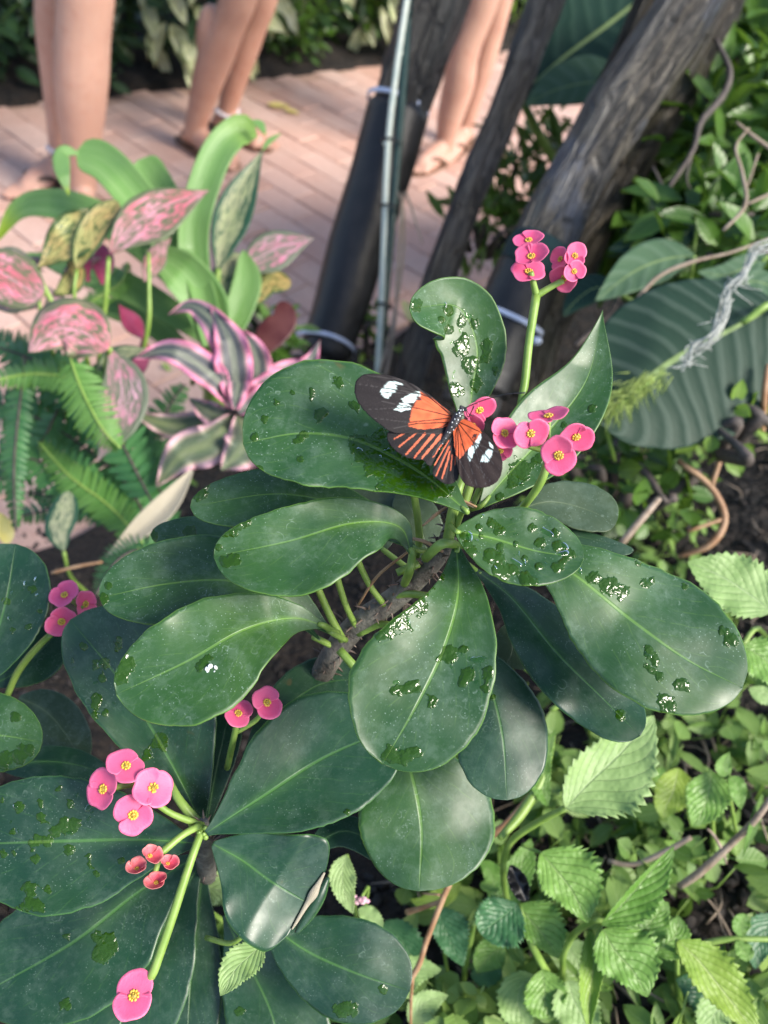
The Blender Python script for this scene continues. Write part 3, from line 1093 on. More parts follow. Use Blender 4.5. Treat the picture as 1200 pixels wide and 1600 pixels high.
# butterfly leaf
L1 = euph_leaf(A, [(730, 800), (655, 738), (560, 690), (470, 678), (380, 694)], 84, 112, .345, .42, 'euph', [(722, 800, .358), (712, 830, .37)], kind='obo', cup=.16, wave=.05,
          wet=[(595, 712, 34), (565, 700, 22), (640, 735, 30), (620, 752, 24), (660, 762, 28), (690, 765, 16), (602, 772, 18), (640, 778, 18), (670, 774, 18), (498, 650, 10), (505, 646, 9), (487, 620, 7), (486, 610, 5), (528, 598, 10), (553, 632, 7), (560, 640, 6), (413, 655, 7), (398, 684, 7), (470, 685, 8), (478, 680, 6), (460, 690, 5), (468, 718, 6), (400, 742, 12), (395, 735, 7), (456, 612, 4), (432, 630, 5), (585, 700, 12)],
          drops=40, dreg=[(610, 725, 50), (500, 650, 18), (680, 765, 30), (400, 742, 12)], rsd=5)
# left side
euph_leaf(A, [(520, 990), (440, 935), (360, 908), (260, 913), (155, 935)], 66, 74, .385, .45, 'euph', [(540, 1000, .41)], kind='obo', cup=.1, wet=[(160, 935, 9), (170, 915, 6)], dv=[.01, .0, 0, 0, .0])
euph_leaf(A, [(644, 866), (622, 822), (550, 818), (450, 846), (334, 870)], 84, 56, .350, .42, 'euph', [(640, 892, .37), (632, 912, .39)], kind='obo', cup=.18, wave=.05, dv=[.022, .004, 0, 0, .004],
          wet=[(363, 876, 12), (352, 878, 10), (352, 832, 8), (365, 834, 6), (342, 855, 6), (372, 818, 12), (385, 818, 8)], petr=7)
euph_leaf(A, [(507, 978), (455, 966), (380, 985), (290, 1035), (182, 1085)], 94, 78, .348, .4, 'euph', [(528, 990, .40)], kind='obo', cup=.12, wave=.06, dv=[.026, .006, 0, 0, .0],
          wet=[(198, 1040, 14), (190, 1060, 11), (192, 1025, 8), (318, 1035, 8), (310, 1045, 6), (330, 1026, 5)], petr=6, marks=[(331, 1048, 8)])
# right side
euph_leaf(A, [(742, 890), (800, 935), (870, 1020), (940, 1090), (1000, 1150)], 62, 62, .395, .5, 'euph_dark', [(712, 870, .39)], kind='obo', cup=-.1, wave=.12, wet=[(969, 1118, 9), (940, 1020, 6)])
euph_leaf(A, [(800, 850), (890, 893), (985, 968), (1075, 1032), (1160, 1075)], 102, 98, .352, .45, 'euph', [(740, 850, .375), (708, 856, .382)], kind='obo', cup=-.12, wave=.07, wavef=1.6,
          wet=[(928, 902, 11), (950, 915, 14), (968, 925, 12), (978, 922, 8), (999, 868, 11), (998, 880, 7), (1008, 911, 9), (1018, 908, 6), (1070, 916, 7), (1128, 985, 9), (1140, 998, 13), (1148, 1004, 8), (1013, 1018, 10), (1025, 1033, 6), (1014, 1045, 7), (1030, 1055, 9), (1064, 1070, 12), (1070, 1074, 8), (1035, 1092, 10), (1045, 1103, 13), (1040, 1115, 8), (1052, 1104, 8)],
          drops=26, dreg=[(1020, 1030, 20), (1045, 1100, 24), (1066, 1072, 12), (908, 885, 14)], rsd=7)
euph_leaf(A, [(712, 830), (770, 842), (840, 862), (912, 872)], 60, 58, .338, .5, 'euph', [(704, 822, .365)], kind='oval', cup=.05, wave=.05,
          wet=[(730, 850, 9), (725, 838, 8), (738, 862, 9), (765, 870, 12), (778, 874, 10), (785, 895, 14), (800, 890, 10), (775, 890, 8), (822, 908, 12), (835, 908, 7), (845, 848, 9), (870, 853, 9), (887, 866, 11), (832, 826, 8), (780, 830, 9), (768, 818, 8), (868, 832, 7), (748, 824, 6), (806, 850, 5), (820, 874, 6), (842, 884, 6), (752, 838, 4), (872, 885, 9), (880, 878, 7), (780, 854, 6)],
          drops=130, dreg=[(810, 860, 85)], rsd=8)
euph_leaf(A, [(790, 975), (800, 1000), (800, 1020), (790, 1040)], 40, 40, .43, .3, 'euph_shade', None, kind='oval')
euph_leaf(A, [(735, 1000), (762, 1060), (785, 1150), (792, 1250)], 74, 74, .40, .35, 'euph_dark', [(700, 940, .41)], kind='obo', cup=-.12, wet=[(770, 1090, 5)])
euph_leaf(A, [(610, 1120), (640, 1200), (658, 1290), (655, 1392)], 110, 100, .425, .4, 'euph', [(600, 1040, .43)], kind='obo', cup=-.1, wave=.08, wavef=1.5)
euph_leaf(A, [(713, 852), (716, 930), (695, 1010), (655, 1095), (598, 1194)], 106, 112, .335, .32, 'euph', [(690, 850, .352), (665, 872, .37)], kind='obo', cup=.12, wave=.08, wavef=1.4, dv=[.012, .004, 0, 0, .004],
          wet=[(615, 960, 30), (640, 935, 28), (658, 912, 20), (600, 985, 18), (675, 890, 12), (690, 900, 7), (690, 1030, 8), (703, 1020, 13), (702, 1034, 8), (730, 1055, 12), (722, 1065, 9), (763, 1050, 10), (760, 1075, 8), (760, 1065, 5), (620, 1078, 11), (635, 1075, 9), (650, 1070, 9), (655, 1078, 6), (675, 1092, 8), (675, 1102, 7), (612, 1180, 15), (632, 1182, 13), (650, 1176, 10), (640, 1078, 6), (725, 1015, 7)],
          drops=60, dreg=[(625, 950, 40), (730, 1045, 36), (635, 1075, 26)], rsd=9, petr=8)
# petioles without visible blades
for pts in ([(480, 880, .395, 6), (510, 950, .405, 6), (535, 1000, .415, 7)], [(548, 850, .385, 5), (575, 910, .395, 5), (600, 945, .404, 5)], [(520, 880, .395, 6), (540, 945, .406, 5), (560, 985, .42, 5)], [(620, 895, .385, 6), (655, 880, .385, 7)],
            [(690, 935, .38, 6), (630, 928, .398, 6), (590, 945, .41, 6)], [(530, 1015, .41, 7), (560, 1050, .41, 7), (580, 1085, .42, 6)], [(490, 995, .42, 5), (520, 1010, .43, 5)], [(640, 1000, .39, 5), (600, 975, .41, 6), (560, 990, .42, 6)],
            [(640, 730, .375, 6), (655, 830, .39, 6), (650, 870, .395, 6)], [(690, 740, .372, 6), (712, 800, .372, 6)], [(740, 740, .372, 7), (722, 800, .374, 7)], [(758, 745, .376, 6), (735, 795, .376, 5)]):
    pxtube('petiole', pts, M['stem_green'], A, 8)
for pts in ([(560, 945, .40, 2), (590, 900, .392, 2.6), (640, 860, .38, 2)], [(625, 840, .372, 2), (660, 845, .372, 3), (692, 862, .374, 2.5)], [(660, 822, .372, 1.6), (680, 805, .37, 3), (700, 790, .37, 1.5)], [(718, 780, .362, 2.5), (745, 792, .36, 1.6)]):
    pxtube('dry_stalk', pts, M['twig_red'], A, 6)
# flower stalks and flowers
pxtube('flower_stalk', [(735, 760, .372, 6), (800, 670, .38, 6), (818, 610, .385, 6.5), (826, 540, .388, 6.5), (838, 460, .392, 7)], M['stem_green'], A, 10)
pxtube('flower_stalk', [(838, 462, .392, 6), (833, 440, .388, 5), (829, 425, .386, 5)], M['stem_green'], A, 8)
pxtube('flower_stalk', [(838, 462, .392, 6), (858, 450, .390, 5), (880, 438, .388, 5)], M['stem_green'], A, 8)
pxtube('flower_stalk', [(808, 805, .36, 5), (838, 765, .345, 6.5), (852, 735, .3395, 6.5), (856, 705, .3385, 6)], M['stem_green'], A, 10)
for x, y in ((829, 677), (900, 684), (873, 712), (858, 652), (788, 677)):
    pxtube('flower_stalk', [(856, 706, .338, 5), ((856 + x) / 2, (706 + y) / 2 + 4, .3385, 4), (x, y, .3375, 3)], M['stem_green'], A, 8)
FA = [(826, 425, 56, .62, 10, .388, 80, .05), (826, 376, 48, .62, 20, .392, 95, .2), (830, 401, 54, .72, 5, .384, 95, .22),
      (882, 434, 46, .85, 130, .389, 230, .1), (876, 405, 40, .7, 120, .391, 150, .1), (898, 400, 42, .9, 70, .388, 60, .2), (897, 424, 37, .95, 30, .383, 20, .22),
      (740, 664, 44, .75, 60, .338, 230, .1), (749, 640, 54, .8, 205, .335, 300, .1), (782, 704, 40, .8, 60, .338, 270, .1),
      (788, 677, 54, .9, 100, .333, 30, .12), (829, 677, 57, .93, 15, .328, 330, .1), (857, 651, 62, .42, 5, .331, 95, .1), (900, 682, 58, .80, 330, .330, 300, .12), (873, 711, 65, .97, 115, .325, 270, .08)]
for x, y, wd, ra, ax, d, sd, cu in FA:
    flower(A, x, y, wd, ra, ax, d, sd, cu)

# ================================================================== lower left crown of thorns
B = thing('crown_of_thorns', 'low thorny plant at the lower left with a rosette of large dark leaves', 'plant', tuple(P(320, 1330, .70)), 'crown of thorns plants')
stemB = [(318, 1285, .395, 9), (318, 1310, .41, 13), (322, 1345, .44, 14), (325, 1370, .52, 14), (322, 1340, .74, 14)]
pxtube('stem', stemB, M['stem_old'], B, 10, wob=.25)
th = thorns(B, stemB[:4], 40, 8)
th['kind'] = 'stuff'
bm_ = MB()
for k in range(9):
    V, Fc = ball_geo(P(312 + random.uniform(-14, 14), 1300 + random.uniform(-12, 12), .392), .0016, .0014, .0018, 7, 5)
    bm_.add(V, Fc)
bm_.build('young_buds', M['stem_green'], B)
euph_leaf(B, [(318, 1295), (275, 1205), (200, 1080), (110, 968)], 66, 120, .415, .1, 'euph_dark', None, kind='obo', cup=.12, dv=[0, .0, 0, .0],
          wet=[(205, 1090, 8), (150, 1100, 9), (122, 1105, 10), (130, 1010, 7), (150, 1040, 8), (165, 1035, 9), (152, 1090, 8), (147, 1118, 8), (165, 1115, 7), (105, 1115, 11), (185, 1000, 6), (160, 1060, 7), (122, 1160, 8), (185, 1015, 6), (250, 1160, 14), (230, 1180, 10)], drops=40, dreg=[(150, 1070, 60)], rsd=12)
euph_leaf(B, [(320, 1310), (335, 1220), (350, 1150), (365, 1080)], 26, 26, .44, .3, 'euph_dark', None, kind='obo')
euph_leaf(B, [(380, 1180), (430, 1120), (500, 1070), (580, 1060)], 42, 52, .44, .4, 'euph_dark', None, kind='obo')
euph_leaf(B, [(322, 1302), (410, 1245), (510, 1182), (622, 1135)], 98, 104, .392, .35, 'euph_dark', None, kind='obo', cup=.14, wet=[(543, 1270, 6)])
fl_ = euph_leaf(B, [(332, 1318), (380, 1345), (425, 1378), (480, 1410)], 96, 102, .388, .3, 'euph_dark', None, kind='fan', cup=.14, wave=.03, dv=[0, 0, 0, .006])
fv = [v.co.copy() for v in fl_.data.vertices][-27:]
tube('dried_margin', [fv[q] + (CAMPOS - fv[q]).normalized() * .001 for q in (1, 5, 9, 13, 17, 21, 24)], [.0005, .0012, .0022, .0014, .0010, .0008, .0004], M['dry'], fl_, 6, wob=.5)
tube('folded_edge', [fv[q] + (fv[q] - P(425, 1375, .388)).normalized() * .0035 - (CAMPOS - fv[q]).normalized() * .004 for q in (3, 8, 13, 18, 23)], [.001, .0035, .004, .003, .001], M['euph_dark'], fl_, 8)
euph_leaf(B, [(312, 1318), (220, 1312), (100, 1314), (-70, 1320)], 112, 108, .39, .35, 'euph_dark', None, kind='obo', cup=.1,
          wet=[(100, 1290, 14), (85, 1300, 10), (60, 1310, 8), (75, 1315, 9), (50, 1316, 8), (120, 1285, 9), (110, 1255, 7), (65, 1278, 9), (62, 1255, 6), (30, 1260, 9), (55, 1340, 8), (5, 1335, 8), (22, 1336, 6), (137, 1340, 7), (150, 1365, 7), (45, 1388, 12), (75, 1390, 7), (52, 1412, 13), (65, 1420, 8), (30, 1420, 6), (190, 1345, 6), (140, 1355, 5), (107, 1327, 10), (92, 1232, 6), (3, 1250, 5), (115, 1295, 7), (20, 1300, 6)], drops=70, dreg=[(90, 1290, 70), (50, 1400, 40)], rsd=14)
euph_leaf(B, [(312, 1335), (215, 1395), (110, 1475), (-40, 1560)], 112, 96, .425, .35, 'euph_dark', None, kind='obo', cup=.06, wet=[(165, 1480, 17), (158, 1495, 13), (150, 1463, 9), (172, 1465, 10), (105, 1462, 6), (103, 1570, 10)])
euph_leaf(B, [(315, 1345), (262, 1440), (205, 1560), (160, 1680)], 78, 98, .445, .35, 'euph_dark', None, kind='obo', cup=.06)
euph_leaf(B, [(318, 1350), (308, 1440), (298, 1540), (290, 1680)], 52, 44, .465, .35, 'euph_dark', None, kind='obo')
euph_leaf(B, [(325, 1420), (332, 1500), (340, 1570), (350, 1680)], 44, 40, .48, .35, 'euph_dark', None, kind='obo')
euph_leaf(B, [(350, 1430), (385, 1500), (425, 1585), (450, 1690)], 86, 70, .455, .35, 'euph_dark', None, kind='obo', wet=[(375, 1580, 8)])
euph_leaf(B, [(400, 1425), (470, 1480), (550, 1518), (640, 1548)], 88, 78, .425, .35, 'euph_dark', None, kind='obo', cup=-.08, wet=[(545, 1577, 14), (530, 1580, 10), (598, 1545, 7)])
euph_leaf(B, [(480, 1330), (530, 1300), (570, 1310), (600, 1345)], 26, 26, .445, .5, 'euph_dark', None, kind='oval')
pxtube('dry_leaf_edge', [(395, 1312, .40, 3), (430, 1318, .40, 6), (470, 1312, .40, 4)], M['dry'], B, 6)
pxtube('flower_stalk', [(318, 1290, .395, 6), (298, 1345, .385, 6.5), (272, 1425, .378, 7), (250, 1490, .374, 7), (238, 1522, .372, 7), (228, 1535, .3745, 5), (212, 1552, .3735, 4)], M['stem_green'], B, 10)
pxtube('flower_stalk', [(312, 1290, .39, 6), (285, 1305, .382, 5.5), (255, 1330, .376, 6), (240, 1345, .374, 4)], M['stem_green'], B, 8)
pxtube('flower_stalk', [(252, 1333, .376, 4), (242, 1365, .374, 4.5), (242, 1380, .372, 4)], M['stem_green'], B, 8)
pxtube('flower_stalk', [(316, 1290, .395, 6), (262, 1268, .384, 5), (215, 1230, .376, 5.5), (203, 1226, .374, 5), (170, 1233, .372, 4.5)], M['stem_green'], B, 8)
pxtube('flower_stalk', [(205, 1228, .374, 5), (204, 1215, .373, 5), (198, 1200, .371, 4)], M['stem_green'], B, 8)
for x, y, wd, ra, ax, d, sd, cu in [(162, 1233, 64, .78, 78, .371, 180, .08), (197, 1197, 62, .9, 130, .369, 100, .08), (239, 1231, 68, .97, 165, .367, 20, .08), (208, 1273, 66, .96, 125, .366, 270, .08), (209, 1556, 72, .98, 85, .366, 90, .08)]:
    flower(B, x, y, wd, ra, ax, d, sd, cu)
for x, y, wd, ra, ax, d, sd in [(214, 1358, 40, .7, 260, .373, 90), (234, 1338, 40, .8, 290, .371, 60), (262, 1350, 33, .8, 300, .372, 70), (244, 1380, 42, .75, 255, .370, 90)]:
    flower(B, x, y, wd, ra, ax, d, sd, .55, 'petal_bud', 'young_flower', .8, .8)
for x, y, wd, ra, ax, d, sd, cu in [(372, 1115, 52, .85, 250, .383, 60, .1), (417, 1098, 54, .95, 110, .380, 40, .1), (378, 1440, 36, .6, 90, .42, 0, .2), (390, 1455, 30, .6, 60, .425, 0, .2)]:
    flower(B, x, y, wd, ra, ax, d, sd, cu)
pxtube('flower_stalk', [(372, 1118, .385, 4), (366, 1150, .40, 5), (355, 1200, .42, 5)], M['stem_green'], B, 8)
pxtube('flower_stalk', [(417, 1100, .383, 4), (400, 1125, .395, 4), (368, 1145, .40, 4)], M['stem_green'], B, 8)
pxtube('flower_stalk', [(322, 1465, .44, 4), (360, 1474, .43, 4), (385, 1458, .425, 3.5)], M['stem_green'], B, 8)
for pts in ([(318, 1295, .40, 8), (280, 1250, .40, 7), (262, 1215, .41, 5)], [(318, 1300, .40, 7), (290, 1262, .40, 5)]):
    pxtube('petiole', pts, M['stem_green'], B, 8)

# far left plant, cut by the frame
Cc = thing('crown_of_thorns', 'thorny plant at the left edge, wet leaves cut off by the frame', 'plant', tuple(P(-90, 1150, .70)), 'crown of thorns plants')
pxtube('stem', [(-60, 1080, .45, 12), (-75, 1120, .5, 14), (-90, 1150, .72, 14)], M['stem_old'], Cc, 10, wob=.2)
euph_leaf(Cc, [(-45, 1090), (-15, 1020), (10, 940), (25, 850)], 88, 68, .44, .25, 'euph_dark', [(-60, 1085, .455)], kind='obo', cup=.1, wet=[(10, 940, 7), (50, 920, 7), (45, 980, 6), (20, 985, 5), (62, 955, 5)], drops=40, dreg=[(35, 950, 50)], rsd=21)
euph_leaf(Cc, [(-100, 1150), (-40, 1148), (10, 1150), (66, 1160)], 66, 62, .42, .35, 'euph', None, kind='oval', wet=[(30, 1180, 14), (10, 1185, 12), (45, 1172, 9), (25, 1120, 8), (5, 1195, 8)], drops=20, dreg=[(25, 1175, 28)], rsd=22)
euph_leaf(Cc, [(-20, 1075), (25, 1050), (60, 1020), (95, 985)], 34, 40, .47, .3, 'euph_dark', None, kind='obo')
euph_leaf(Cc, [(30, 1090), (70, 1110), (105, 1150), (130, 1195)], 40, 44, .50, .4, 'euph_shade', None, kind='oval')
euph_leaf(Cc, [(0, 1200), (60, 1190), (120, 1195), (180, 1215)], 24, 34, .47, .4, 'euph_dark', None, kind='oval')
pxtube('flower_stalk', [(10, 1090, .46, 5), (28, 1050, .455, 5.5), (55, 1015, .45, 5.5), (80, 990, .445, 5)], M['stem_green'], Cc, 8)
pxtube('flower_stalk', [(80, 990, .445, 5), (92, 975, .443, 4), (100, 935, .443, 4), (130, 950, .447, 4)], M['stem_green'], Cc, 8)
for x, y, wd, ra, ax, d, sd, cu in [(133, 944, 46, .8, 100, .448, 0, .1), (131, 968, 40, .7, 100, .450, 0, .1), (101, 930, 48, .82, 60, .442, 120, .1), (96, 971, 50, .95, 230, .438, 270, .1)]:
    flower(Cc, x, y, wd, ra, ax, d, sd, cu)

# ================================================================== butterfly
def Z(x, y):
    return (540 + x / 3.0, 560 + y / 3.0)

BF = thing('butterfly', 'black and orange butterfly with white wing spots, wings spread on the middle plant', 'butterfly', tuple(P(710, 650, .328)))

def inpoly(x, y, poly):
    c = False
    j = len(poly) - 1
    for i in range(len(poly)):
        xi, yi = poly[i]
        xj, yj = poly[j]
        if (yi > y) != (yj > y) and x < (xj - xi) * (y - yi) / (yj - yi) + xi:
            c = not c
        j = i
    return c

def segd(x, y, a, b):
    vx, vy = b[0] - a[0], b[1] - a[1]
    t = max(0, min(1, ((x - a[0]) * vx + (y - a[1]) * vy) / (vx * vx + vy * vy)))
    return math.hypot(x - a[0] - t * vx, y - a[1] - t * vy), t

BLK, ORA, WHT = (.012, .009, .010), (.62, .115, .040), (.56, .68, .66)

def wing(name, root, outl, d_root, d_tip, orange, whites, veins, rays, spots, dirn, cell=(0, 0), brown=0):
    """dirn: zoom-space vector from the body to the wing tip, over which depth runs d_root -> d_tip"""
    ol = cat(outl + [outl[0]], 170)[:-1] if False else cat(outl, 170)
    nr = 64
    V, Fc, C, UV = [], [], [], []
    dl = math.hypot(*dirn)
    rs = random.Random(5)
    for i in range(nr + 1):
        t = i / nr
        for k in range(170):
            jt = (1 + .012 * mnoise.noise(Vector((k * .5, 3, 1))) * t ** 6)
            x = root[0] + (ol[k][0] - root[0]) * t * jt
            y = root[1] + (ol[k][1] - root[1]) * t * jt
            s = ((x - root[0]) * dirn[0] + (y - root[1]) * dirn[1]) / dl / dl
            bow = math.sin(max(0, min(1, s)) * math.pi) * .0012
            px, py = Z(x, y)
            V.append(P(px, py, d_root + (d_tip - d_root) * s - bow +   .00012 * math.sin(k * .45) * t))
            nzx = mnoise.noise(Vector((x * .05, y * .05, 2))) * 7 + mnoise.noise(Vector((x * .2, y * .2, 5))) * 3
            X, Y = x + nzx, y + nzx * .7
            col = list(BLK)
            if brown:
                col = [.020, .012, .011]
            if orange and inpoly(X, Y, orange):
                o = ORA
                q = max(0, min(1, (s - .35) / .35))
                col = [o[0] * (1 + .05 * q), o[1] + .13 * q, o[2] + .13 * q]
                w_ = .75 + .5 * mnoise.noise(Vector((x * .03, y * .03, 9)))
                col = [c * max(.5, min(1.15, w_ + .2)) for c in col]
            for a, b, w0, w1 in rays:
                dd, tt = segd(x + nzx * .2, y + nzx * .2, a, b)
                if dd < w0 + (w1 - w0) * tt:
                    col = [.54, .125, .060]
            for wp in whites:
                if inpoly(x + nzx * .3, y + nzx * .3, wp):
                    col = list(WHT)
            for cx, cy, r in spots:
                if math.hypot(X - cx, Y - cy) < r:
                    col = [.05, .02, .02]
            for a, b in veins:
                dd, tt = segd(x, y, a, b)
                if dd < (2.8 if max(col) > .2 else 1.5) - .6 * tt:
                    col = [c * .12 for c in col] if max(col) > .05 else [.05, .045, .045]
            C.append(tuple(col) + (1,))
            UV.append((k / 170, t))
    for i in range(nr):
        for k in range(169):
            Fc.append((i * 170 + k, i * 170 + k + 1, (i + 1) * 170 + k + 1, (i + 1) * 170 + k))
    o = mesh(name, V, Fc, M['wing'], BF, uv=UV, colors=C)
    solid(o, .00012)
    return o

LFo = [(497, 262), (470, 235), (430, 200), (385, 165), (330, 130), (280, 105), (235, 88), (190, 77), (140, 71), (100, 73), (70, 84), (50, 105), (42, 135), (44, 165), (55, 200), (75, 230), (100, 258), (130, 285), (165, 312), (200, 338), (240, 350), (300, 352), (360, 345), (430, 330), (485, 305)]
wing('forewing', (497, 275), LFo, .3285, .3215,
     [(497, 258), (440, 214), (390, 174), (352, 155), (332, 172), (316, 195), (314, 240), (300, 285), (292, 318), (350, 335), (430, 326), (488, 300)],
     [[(350, 155), (325, 155), (300, 170), (260, 190), (272, 206), (310, 210), (335, 195), (352, 172)], [(225, 240), (255, 210), (280, 207), (310, 225), (305, 238), (260, 250)], [(165, 155), (180, 130), (205, 109), (225, 108), (240, 118), (236, 138), (240, 145), (225, 160), (195, 190), (170, 172)], [(226, 104), (270, 120), (262, 126), (242, 120)]],
     [((495, 262), (340, 145)), ((490, 266), (400, 185)), ((400, 185), (300, 110)), ((400, 185), (230, 120)), ((490, 270), (315, 229)), ((315, 229), (110, 190)), ((315, 229), (90, 240)), ((485, 280), (300, 300)), ((300, 300), (130, 280)), ((485, 300), (330, 305)), ((330, 305), (200, 335)), ((345, 165), (315, 229)), ((345, 165), (180, 160)), ((345, 165), (60, 120)), ((300, 105), (100, 80))],
     [], [(341, 188, 9), (333, 180, 5), (350, 192, 5)], (-440, -180))
LHo = [(487, 300), (430, 322), (360, 335), (300, 340), (240, 340), (200, 345), (196, 380), (212, 410), (240, 437), (280, 462), (330, 475), (365, 478), (385, 500), (405, 500), (430, 460), (465, 390), (490, 330)]
wing('hindwing', (487, 315), LHo, .3292, .3255, [(487, 318), (440, 326), (360, 340), (300, 335), (330, 322), (430, 312), (485, 305)], [],
     [((485, 320), (470, 350)), ((470, 350), (380, 495)), ((470, 350), (400, 352)), ((400, 352), (240, 350))],
     [((300, 338), (230, 376), 4, 3), ((338, 345), (250, 414), 4, 4), ((372, 353), (284, 449), 6, 4), ((410, 358), (322, 465), 8, 4), ((452, 358), (358, 468), 9, 4), ((455, 395), (410, 465), 3, 2)], [], (-290, 130))
RHo = [(512, 330), (490, 375), (460, 420), (430, 465), (410, 515), (410, 545), (430, 566), (455, 582), (482, 590), (508, 582), (525, 560), (535, 520), (530, 470), (525, 400), (520, 340)]
wing('hindwing', (515, 335), RHo, .3292, .3255, None, [], [((512, 340), (470, 560)), ((512, 340), (430, 520)), ((512, 340), (505, 560))],
     [((482, 385), (418, 500), 4, 3), ((485, 415), (424, 550), 5, 3), ((490, 440), (452, 562), 5, 3), ((500, 455), (492, 525), 4, 2), ((515, 460), (512, 500), 3, 2)], [], (-60, 230))
RFo = [(545, 285), (565, 287), (592, 299), (625, 325), (660, 355), (690, 390), (715, 425), (730, 460), (736, 500), (730, 540), (715, 572), (690, 592), (655, 605), (620, 608), (590, 602), (562, 590), (540, 560), (525, 510), (515, 450), (508, 400), (505, 345), (515, 310)]
wing('forewing', (530, 305), RFo, .3283, .3215, [(545, 282), (588, 297), (622, 324), (634, 345), (618, 375), (592, 408), (560, 440), (530, 478), (515, 440), (506, 390), (505, 345), (520, 310)],
     [[(632, 350), (638, 370), (622, 410), (606, 430), (600, 400), (614, 380)], [(600, 412), (604, 440), (582, 486), (572, 458), (576, 425), (590, 410)], [(672, 388), (692, 410), (690, 422), (676, 412)], [(676, 424), (691, 428), (684, 455), (668, 484), (652, 487), (650, 455), (658, 435)], [(646, 450), (648, 486), (632, 484), (636, 468)]],
     [((535, 300), (630, 345)), ((530, 305), (600, 395)), ((600, 395), (715, 440)), ((525, 310), (560, 440)), ((560, 440), (690, 590)), ((525, 315), (530, 470)), ((530, 470), (600, 600)), ((600, 395), (720, 520)), ((600, 395), (660, 600)), ((615, 355), (600, 395)), ((545, 400), (620, 605)), ((520, 330), (512, 440))],
     [], [(605, 362, 8), (598, 370, 6)], (180, 260), brown=1)
bp = [(553, 226, 7), (547, 236, 15), (538, 250, 13), (524, 275, 21), (508, 302, 24), (490, 330, 19), (470, 362, 15), (440, 410, 15), (412, 455, 13), (392, 488, 8), (384, 498, 3)]
bd = [.3262, .3262, .3265, .3268, .327, .3275, .328, .329, .3295, .33, .33]
body = tube('body', [P(*Z(x, y), d) for (x, y, r), d in zip(bp, bd)], [r / 3 * .327 / F for x, y, r in bp], M['body'], BF, 12, n=46)
dots = MB()
for x, y, r in [(552, 242, 3), (540, 243, 3.5), (533, 256, 4), (520, 262, 3), (512, 285, 3), (527, 288, 4), (536, 270, 4.5), (500, 300, 3), (520, 305, 3), (497, 322, 3), (505, 335, 3), (488, 348, 3), (478, 345, 2.5), (530, 240, 2.5), (545, 262, 2.5), (470, 375, 2), (455, 400, 2), (440, 425, 2)]:
    V, Fc = ball_geo(P(*Z(x, y), .3267 - .0021), r / 3 * .327 / F, seg=7, rings=5)
    dots.add(V, Fc)
dots.build('white_dots', M['dot'], body)
for sx in ((563, 240), (541, 228)):
    V, Fc = ball_geo(P(*Z(*sx), .3255), 8.5 / 3 * .327 / F, seg=10, rings=7)
    mesh('eye', V, Fc, M['body'], body)
for pts in ([(560, 232, .3255), (640, 198, .318), (740, 170, .312), (825, 162, .309), (840, 161, .309)], [(562, 245, .3255), (575, 275, .322), (592, 245, .3185), (601, 224, .317)]):
    k = len(pts)
    tube('antenna', [P(*Z(a, b), d) for a, b, d in pts], [.00022] * (k - 2) + [.0003, .0004], M['body'], BF, 6)
tube('proboscis', [P(*Z(562, 236), .3262), P(*Z(580, 262), .3275), P(*Z(600, 270), .331)], [.0002, .00018, .00012], M['body'], BF, 5)
for a, b in (((535, 262), (575, 285)), ((520, 285), (560, 310)), ((510, 300), (470, 265)), ((500, 315), (455, 290)), ((505, 320), (540, 350)), ((520, 270), (490, 240))):
    m_ = ((a[0] + b[0]) / 2, (a[1] + b[1]) / 2 - 4)
    tube('leg', [P(*Z(*a), .329), P(*Z(*m_), .3315), P(*Z(*b), .3365)], [.0003, .00022, .00016], M['body'], BF, 5)

# ================================================================== trunks, cane, stake
def band(name, c, axis, r, th, hgt, mat, parent):
    hgt *= .75
    th *= .7
    axis = axis.normalized()
    u = axis.orthogonal().normalized()
    v = axis.cross(u)
    V, Fc = [], []
    n = 40
    for i in range(n):
        a = 2 * math.pi * i / n
        dr = u * math.cos(a) + v * math.sin(a)
        for rr, hh in ((r, -hgt / 2), (r + th, -hgt / 2), (r + th, hgt / 2), (r, hgt / 2)):
            V.append(c + dr * rr + axis * hh)
    for i in range(n):
        j = (i + 1) % n
        for k in range(4):
            k2 = (k + 1) % 4
            Fc.append((i * 4 + k, j * 4 + k, j * 4 + k2, i * 4 + k2))
    return mesh(name, V, Fc, mat, parent)

def trunk(name, label, pts, mat, wob=.16, sides=44, n=150, seed=0, cat_='tree trunk'):
    t = thing(name, label, cat_, tuple(P(*pts[0][:3])))
    p3 = [P(a, b, c) for a, b, c, r in pts]
    rd = [r * c / F for a, b, c, r in pts]
    # carry the trunk on above the frame
    dv = (p3[-1] - p3[-2]).normalized()
    p3 += [p3[-1] + dv * .5, p3[-1] + dv * 1.1]
    rd += [rd[-1] * .97, rd[-1] * .9]
    tube('bark', p3, rd, mat, t, sides, n=n, wob=wob, seed=seed)
    return t, p3, rd

def sleeve(t, pts, mat, name='wrap', wob=.04):
    p3 = [P(a, b, c) for a, b, c, r in pts]
    return tube(name, p3, [r * c / F for a, b, c, r in pts], mat, t, 28, n=24, wob=wob, seed=9)

